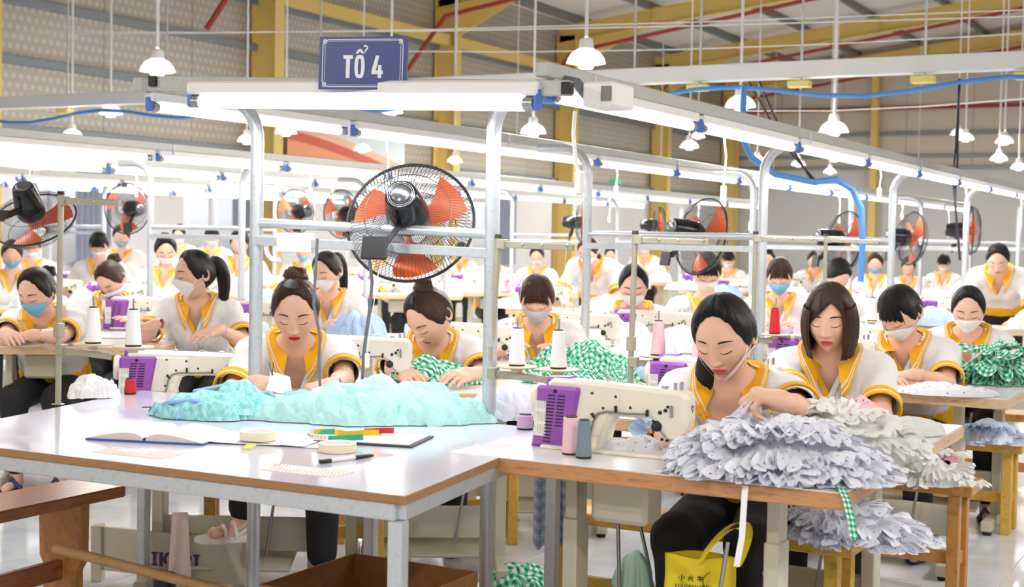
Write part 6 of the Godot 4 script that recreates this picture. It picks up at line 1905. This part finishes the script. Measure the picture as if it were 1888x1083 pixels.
	for j in 12:
		var t := j / 11.0
		for i in 40:
			var a := TAU * i / 40
			var r := lerpf(0.11, 0.018, pow(t, 1.4)) * (1.0 + 0.12 * sin(a * 9 + t * 3) * (0.4 + t))
			SP.append(Vector3(cos(a) * r, 0.005 + 0.40 * t, sin(a) * r * 0.7))
	part("sack", Geo.new().grid(SP, 40, 12, true), M.grey_plastic, gs_)
	part("neck", Geo.new().lathe([Vector2(0.016, 0.40), Vector2(0.022, 0.42), Vector2(0.03, 0.45), Vector2(0.026, 0.455), Vector2(0, 0.43)], 14), M.grey_cable, gs_)
	# things hanging below the oak table
	single("hanging_cloth", sheet(atd(1017, 812, 4.42), Vector3(0.88, 0, -0.47), Vector3(0.01, -0.33, 0.0), 0.10, 0.125, 0.012, 26.0, 14.0), M.blue_check, "blue gingham cloth hanging under the oak edged table", "fabric")
	for q in [[1138, 905, 1142, 1083, 4.2], [1165, 900, 1200, 1060, 4.25], [1150, 880, 1135, 960, 4.2]]:
		single("linkage_rod", Geo.new().tube([atd(q[0], q[1], q[4]), atd(q[2], q[3], q[4])], 0.006, 7), M.steel, "thin steel linkage rod below the aisle machine", "rod", Vector3.ZERO, 0, "linkage rods below the aisle machine")
	var sb := thing("cloth_bag", "pale green bag with small red flowers hanging below the aisle machine", "bag", atd(1165, 1082, 4.25))
	part("bag", heap(0.065, 0.05, 0.09, 71, 40, 0.010, 30.0, 10.0), mat("pale_green", c8(190, 226, 204), 0.8), sb)
	single("floor_cloth", heap(0.16, 0.12, 0.05, 72, 60, 0.02, 26.0, 14.0), M.green_check, "green gingham cloth lying on the floor under the tables", "fabric", aty(960, 1075, 0.0), 0.4)
	single("held_cloth", sheet(atd(1398, 726, 3.70), Vector3(0.9, 0.1, -0.35).normalized(), Vector3(-0.06, -0.12, 0.03), 0.025, 0.15, 0.010, 18.0, 22.0), M.dots, "dotted white cloth pulled up by the hand of the sewing woman", "fabric")
	# benches by the aisle
	bench("yellow wooden bench with dotted ruffles on it", aty(1535, 990, 0.43) * Vector3(1, 0, 1) + Vector3(-0.46, 0, -0.02), 0.0, M.wood_yellow, 1.10, 0.43)
	bench("orange brown wooden bench under the second aisle table", aty(1712, 890, 0.45) * Vector3(1, 0, 1) + Vector3(-0.25, 0, -0.05), 0.0, M.wood_orange, 0.85, 0.46)
	bench("yellow wooden bench with pale blue cloth by the aisle", aty(1830, 815, 0.43) * Vector3(1, 0, 1) + Vector3(-0.28, 0, -0.05), 0.0, M.wood_yellow, 0.85, 0.43)
	bench("brown wooden bench furthest along the aisle", Vector3(-1.35, 0, -7.95), 0.0, M.wood_orange, 0.85, 0.46)
	# fan cables in front
	single("fan_cable", Geo.new().tube([atz(680, 470, -3.9), atz(686, 520, -3.88), atz(682, 570, -3.88), atz(672, 640, -3.88), atz(668, 700, -3.9), atz(655, 735, -3.95)], 0.006, 6), M.grey_cable, "grey cable hanging from the near fan", "cable")
	single("grey_cable", Geo.new().tube([atz(585, 440, -3.85), atz(582, 500, -3.85), atz(578, 560, -3.85), atz(590, 620, -3.85), atz(588, 660, -3.85), atz(590, 712, -3.85)], 0.005, 6), M.grey_cable, "grey cable dangling before the woman with red lips", "cable")
	var ps2 := thing("pull_switch", "white pull switch on a string below the near fan", "switch", atz(677, 660, -3.87))
	part("cord", Geo.new().tube([atz(698, 500, -3.87) - atz(677, 660, -3.87), Vector3(0.004, 0.06, 0), Vector3(0, 0.02, 0)], 0.002, 5), M.white, ps2)
	part("switch_body", Geo.new().box(Vector3(0, -0.01, 0), Vector3(0.016, 0.05, 0.014), Basis(), 0.005), M.white, ps2)
	single("starter_box", Geo.new().box(Vector3.ZERO, Vector3(0.15, 0.07, 0.03), Basis(), 0.004).tube(pts_arc(Vector3(-0.085, -0.02, 0), Vector3.LEFT, Vector3.DOWN, 0.045, -0.6, 2.0, 8), 0.009, 8), M.white, "white plastic bracket on the frame bar", "bracket", atz(545, 448, -3.97))

func build_people() -> void:
	var red := lin(196, 48, 46); var rose := lin(196, 98, 100)
	var w := atd(545, 575, 5.3)
	person({"label": "seated woman with a bun, black hair clip and red lips snipping white cloth", "head": w, "turn": 0.62, "hp": 0.42, "hy": -0.06, "hair": "topbun", "hair_mat": M.hair_red, "clip": true, "lip": red, "rh": atd(470, 706, 4.98), "rdir": Vector3(0.75, 0.05, 0.3), "lh": atd(612, 712, 4.95), "ldir": Vector3(-0.8, -0.1, 0.4), "rpose": "pinch", "lpose": "curl", "vneck": 0.17, "vwide": 0.07, "scale": 1.1, "ankle": atd(446, 958, 5.28), "toe": atd(392, 984, 5.08)})
	var m1 := atd(236, 700, 5.35); m1.y = TOP - 0.055
	sewing_machine("cream sewing machine with violet cover left of the woman with red lips", m1, 0.66)
	sewing_table("sewing table behind the white table with a violet covered machine", Vector3(m1.x, 0, m1.z) + Vector3(cos(0.48), 0, -sin(0.48)) * 0.42, 0.48, M.edge_beige, 1.05, 0.40, "", 0.055)
	bench("wooden bench under the woman with red lips", Vector3(w.x, 0, w.z) - Vector3(sin(0.62), 0, cos(0.62)) * 0.28, 0.62, M.wood_yellow, 0.8, 0.41)
	var sc := thing("scissors", "small black thread scissors in the hand of the woman with red lips", "scissors", atd(502, 690, 4.9), 0.6)
	part("blade", Geo.new().bar(Vector3.ZERO, Vector3(-0.012, 0.04, 0.0), 0.006, 0.002), M.black, sc)
	part("blade", Geo.new().bar(Vector3.ZERO, Vector3(0.004, 0.042, 0.0), 0.006, 0.002), M.black, sc)
	part("handle", Geo.new().tube([Vector3(0, 0, 0), Vector3(0.008, -0.03, 0), Vector3(0.0, -0.05, 0), Vector3(-0.01, -0.03, 0), Vector3.ZERO], 0.003, 6), M.black, sc)
	single("cloth_piece", sheet(atd(517, 690, 4.9), Vector3(0.85, -0.25, -0.4).normalized(), Vector3(0.02, -0.065, 0.03), 0.07, 0.10, 0.006, 14.0, 8.0), M.gauze, "small white cloth piece held by the woman with red lips", "fabric")
	var foot := thing("sandal", "white strappy sandal on the treadle panel", "shoe", atd(418, 1000, 5.16), -0.75)
	part("sole", Geo.new().lathe([Vector2(0, 0), Vector2(0.9, 0), Vector2(1, 0.2), Vector2(1, 0.8), Vector2(0.9, 1), Vector2(0, 1)], 24, Transform3D(Basis.from_scale(Vector3(0.043, 0.028, 0.118)), Vector3.ZERO)), M.sandal, foot)
	for z in [0.02, 0.055, 0.09]: part("strap", Geo.new().tube([Vector3(-0.042, 0.02, z - 0.05), Vector3(-0.03, 0.062 - z * 0.2, z - 0.045), Vector3(0.0, 0.078 - z * 0.3, z - 0.04), Vector3(0.03, 0.062 - z * 0.2, z - 0.045), Vector3(0.042, 0.02, z - 0.05)], 0.008, 7), M.sandal, foot)
	part("heel_strap", Geo.new().tube([Vector3(-0.042, 0.025, -0.03), Vector3(-0.03, 0.075, -0.10), Vector3(0.03, 0.075, -0.10), Vector3(0.042, 0.025, -0.03)], 0.006, 6), M.sandal, foot)

	w = atd(792, 585, 5.95)
	person({"label": "seated woman with a dark brown bun and fringe bending over green gingham", "head": w, "turn": 0.42, "hp": 0.72, "hy": -0.65, "hr": 0.0, "hair": "topbun", "hair_mat": M.hair_brown, "clip": true, "lip": rose, "vneck": 0.10, "vwide": 0.05, "scale": 1.1, "lh": atd(862, 690, 5.6), "rh": atd(745, 690, 5.6)})
	station(w, 0.55, "sewing table carrying green gingham behind the posts", "cream sewing machine left of the woman bending over gingham", "yellow wooden bench among the machines in the rows", M.edge_beige, "", "", "benches in the rows", true, 0.34)
	w = atd(990, 553, 6.9)
	person({"label": "seated woman in a grey mask with a brown fringe behind two white cones", "head": w, "turn": 0.42, "hp": 0.42, "hair": "bangs", "hair_mat": M.hair_red, "mask": "grey", "vneck": 0.14, "scale": 1.05})
	station(w, 0.5, "sewing table of the woman in the grey mask", "cream sewing machine by the woman in the grey mask", "yellow wooden bench among the machines in the rows", M.edge_beige, "", "", "benches in the rows")

	w = atd(1335, 624, 4.15)
	person({"label": "seated woman with her white mask under her chin sewing ruffles at the aisle machine", "head": w, "turn": 0.12, "hp": 0.40, "hy": -0.10, "hr": 0.05, "hair": "sidetail", "hair_mat": M.hair_dark, "vol": 0.017, "mask": "chin", "lip": lin(190, 84, 88), "vneck": 0.20, "vwide": 0.085, "open": 0.62, "scale": 1.08, "lh": atd(1446, 742, 3.66), "ldir": Vector3(-0.85, 0.25, 0.45), "lpose": "pinch", "rh": atd(1268, 812, 3.86), "rdir": Vector3(0.8, -0.1, 0.35), "logo": false})
	w = atd(1530, 588, 4.95)
	person({"label": "seated woman with bobbed brown hair and no mask looking down", "head": w, "turn": 0.22, "hp": 0.22, "hy": -0.10, "hair": "bob", "hair_mat": M.hair_brown, "lip": lin(196, 88, 92), "vneck": 0.10, "vwide": 0.045, "scale": 1.05, "lh": atd(1560, 752, 4.62), "rh": atd(1500, 756, 4.6)})
	w = atd(1660, 578, 6.1)
	person({"label": "seated woman with a black fringe and white mask reaching over a white garment", "head": w, "turn": 0.0, "hp": 0.62, "hy": -0.35, "hair": "fringe", "hair_mat": M.hair_dark, "mask": "white", "vneck": 0.09, "vwide": 0.045, "scale": 1.05, "lh": atd(1690, 692, 5.75), "ldir": Vector3(-1, -0.1, 0.3), "rh": atd(1640, 700, 5.75)})
	w = atd(1785, 572, 6.95)
	person({"label": "seated woman in a white mask with loose black hair behind the gingham heap", "head": w, "turn": 0.15, "hp": 0.38, "hair": "lowtail", "hair_mat": M.hair_dark, "mask": "white", "vneck": 0.13, "scale": 1.0, "logo": false})

	# left side
	w = atd(68, 540, 7.2)
	person({"label": "seated woman in a light blue mask with black trousers at the left edge table", "head": w, "turn": 0.55, "hp": 0.42, "hy": -0.35, "hair": "bun", "mask": "blue", "vneck": 0.12, "scale": 1.08, "lh": atd(62, 618, 6.85), "ldir": Vector3(-0.8, -0.1, 0.6), "rh": atd(14, 618, 6.85), "logo": false})
	sewing_table("beige sewing table of the woman in the light blue mask", aty(95, 640, TOP) * Vector3(1, 0, 1) + Vector3(-0.15, 0, -0.25), 0.58, M.edge_beige)
	w = atd(358, 507, 7.55)
	person({"label": "seated woman with a long black ponytail turning her head aside", "head": w, "turn": 0.55, "hp": 0.12, "hy": -1.0, "hair": "tail", "hair_mat": M.hair_dark, "mask": "white", "vneck": 0.13, "scale": 1.1, "lh": atd(405, 608, 7.25), "ldir": Vector3(-0.3, -0.2, 0.9), "rh": atd(290, 598, 7.2), "rdir": Vector3(-0.9, -0.1, 0.1), "hem": 0.17})
	sewing_table("beige sewing table of the woman turning her head aside", aty(330, 622, TOP) * Vector3(1, 0, 1) + Vector3(-0.02, 0, -0.2), 0.62, M.edge_beige, 1.25)
	sewing_machine("cream sewing machine left of the woman turning her head aside", aty(205, 606, TOP) + Vector3(0, 0, 0), 0.62)
	thread_cone("white thread cone by the machine of the turning woman", aty(168, 604, TOP), M.thread_white)
	single("cloth_heap", heap(0.10, 0.06, 0.04, 81, 50, 0.014, 30.0, 8.0), M.thread_red, "red and white striped cloth under the machine of the turning woman", "fabric", aty(305, 604, TOP), 0.6)
	w = atd(204, 515, 8.5)
	person({"label": "seated woman in a white mask bending low behind the left machine", "head": w, "turn": 0.7, "hp": 0.85, "hy": -0.5, "hair": "bun", "hair_mat": M.hair_brown, "mask": "white", "lod": 1})

	# further workers
	for q in [[603, 502, 8.6, 0.5, 0.35, -0.5, "tail", "white", "seated woman with a black ponytail and white mask below the near fan's cable", "hair_dark"],
		[1168, 527, 8.0, 0.40, 0.45, 0.0, "cap", "white", "seated woman with black hair and white mask behind the white cone stand", "hair_dark"],
		[1303, 503, 8.3, 0.35, 0.45, 0.1, "fringe", "white", "seated woman in a white mask seen through the second fan's cage", "hair"],
		[1437, 510, 9.2, 0.30, 0.40, 0.0, "fringe", "blue", "seated woman in a light blue mask behind the red cone", "hair_brown"],
		[1543, 507, 9.8, 0.35, 0.95, 0.5, "cap", "blue", "seated woman bowing her head deeply behind the bobbed one", "hair_dark"],
		[305, 462, 11.0, 0.6, 0.5, 0.2, "bun", "white", "seated woman in a white mask behind the turning woman", "hair_dark"],
		[1840, 478, 10.6, 0.1, 0.62, 0.0, "cap", "", "worker with black hair standing bent over a table by the aisle", "hair_dark"],
		[1084, 464, 12.0, 0.2, 0.5, -0.2, "lowtail", "white", "worker with long reddish hair standing behind the second frame", "hair_red"]]:
		w = atd(q[0], q[1], q[2])
		person({"label": q[8], "head": w, "turn": q[3], "hp": q[4], "hy": q[5], "hair": q[6], "mask": q[7], "lod": 1, "hair_mat": M[q[9]], "scale": 1.05, "stand": q[1] == 478 or q[1] == 464})
		station(w, q[3], "beige sewing table in the middle rows", "cream sewing machine in the middle rows", "yellow wooden bench among the machines in the rows", M.edge_beige, "tables in the middle rows", "machines in the middle rows", "benches in the rows")
	# far workers: a few built, the rest copies
	var far := [[183, 452, 11.8, 0.6, 0], [224, 436, 13.5, 0.6, 1], [330, 433, 17.5, 0.6, 2], [391, 436, 15.5, 0.6, 0], [442, 448, 12.0, 0.5, 3], [22, 470, 11.0, 0.8, 1], [990, 472, 15.5, 0.4, 2], [908, 470, 15.5, 0.7, 3], [1343, 478, 17.0, 0.3, 0], [1126, 470, 18.5, 0.4, 1], [1416, 478, 15.0, 0.3, 2], [1614, 486, 14.5, 0.2, 1], [1675, 492, 16.0, 0.2, 3], [1190, 455, 20.0, 0.3, 0], [700, 455, 17.0, 0.5, 1], [760, 470, 14.5, 0.5, 2], [1740, 485, 17.5, 0.1, 0], [60, 455, 14.0, 0.7, 2], [1500, 480, 18.0, 0.3, 3], [560, 462, 13.5, 0.5, 1], [850, 462, 19.0, 0.5, 0]]
	var tmpl := {}
	var specs := [["fringe", "white", "hair_dark", "white mask and black fringe"], ["cap", "blue", "hair_brown", "light blue mask and brown hair"], ["bun", "white", "hair", "white mask and hair in a bun"], ["tail", "", "hair_dark", "bare face and black ponytail"]]
	for q in far:
		w = atd(q[0], q[1], q[2])
		var sp: Array = specs[q[4]]
		var lb := "distant worker with " + (sp[3] as String) + " bent over sewing"
		if not tmpl.has(q[4]):
			var p := person({"label": lb, "head": w, "turn": q[3], "hp": 0.5, "hair": sp[0], "mask": sp[1], "lod": 0, "hair_mat": M[sp[2]], "group": "distant workers " + str(q[4]), "logo": false})
			tmpl[q[4]] = [p, p.transform.affine_inverse() * w]
		else:
			var src: Node3D = tmpl[q[4]][0]
			var hl: Vector3 = tmpl[q[4]][1]
			copy_of(src, w - Basis(Vector3.UP, q[3]) * hl, q[3])
		station(w, q[3], "beige sewing table in the far rows", "cream sewing machine in the far rows", "", M.edge_beige, "tables in the far rows", "machines in the far rows")
	# cloth on the far tables
	var hm := [heap(0.22, 0.15, 0.10, 91, 46, 0.03, 22.0, 8.0).mesh(), heap(0.17, 0.16, 0.14, 92, 46, 0.03, 22.0, 8.0).mesh(), heap(0.28, 0.13, 0.08, 93, 46, 0.03, 22.0, 8.0).mesh()]
	var mats := ["white_cloth", "pink_cloth", "white_cloth", "sky_cloth", "lavender", "white_cloth", "gauze"]
	var names := {"white_cloth": "white", "pink_cloth": "pink", "sky_cloth": "pale blue", "lavender": "lavender white", "gauze": "off white"}
	rng.seed = 7
	for i in spots.size() * 2:
		var s: Array = spots[i / 2]
		var at_: Vector3 = s[0] + s[1] * (0.30 if i % 2 else -0.42) + Vector3(0, 0, 0.12 if i % 2 else 0.14)
		var x := at_.x
		var z := at_.z
		var mk: String = mats[(i * 3 + i / 5) % 7]
		single("far_cloth_heap", hm[i % 3], M[mk], names[mk] + " cloth heaped on a table in the rows beyond", "fabric", Vector3(x, TOP + 0.001, z), s[2] + rng.randf_range(-0.3, 0.3), "cloth heaps in the rows beyond, " + names[mk])

func _ready() -> void:
	cam_basis = Basis(Vector3.UP, 0.4956) * Basis(Vector3.RIGHT, -0.04126) * Basis(Vector3.BACK, 0.01779)
	var cam := Camera3D.new()
	cam.name = "camera"
	cam.fov = rad_to_deg(2.0 * atan(541.5 / FOC))
	cam.transform = Transform3D(cam_basis, EYE)
	cam.near = 0.1; cam.far = 200.0
	add_child(cam)
	cam.current = true
	var at := CameraAttributesPhysical.new()
	at.frustum_focal_length = 50.0
	at.frustum_focus_distance = 4.9
	at.exposure_aperture = 5.0
	var ev := Environment.new()
	var sky := Sky.new()
	var sm := ProceduralSkyMaterial.new()
	sm.sky_top_color = Color(0.75, 0.84, 0.95); sm.sky_horizon_color = Color(0.95, 0.96, 0.98); sm.ground_bottom_color = Color(0.6, 0.6, 0.58); sm.ground_horizon_color = Color(0.85, 0.85, 0.84)
	sm.sky_energy_multiplier = 1.1
	sky.sky_material = sm
	ev.background_mode = Environment.BG_SKY
	ev.sky = sky
	ev.tonemap_mode = Environment.TONE_MAPPER_LINEAR
	ev.tonemap_exposure = 1.02
	ev.sdfgi_enabled = true; ev.ssao_enabled = true; ev.ssil_enabled = true
	var we := WorldEnvironment.new()
	we.name = "environment"
	we.environment = ev
	add_child(we)
	cam.attributes = at
	cam.fov = rad_to_deg(2.0 * atan(541.5 / FOC))
	rng.seed = 1
	noise.seed = 4; noise.frequency = 1.0; noise.fractal_octaves = 2
	make_materials()
	mat("pane", Color(1, 1, 1, 0.06), 0.05, 0.0, {"transparency": BaseMaterial3D.TRANSPARENCY_ALPHA})
	build_hall()
	build_lights()
	build_sign()
	build_near()
	build_people()
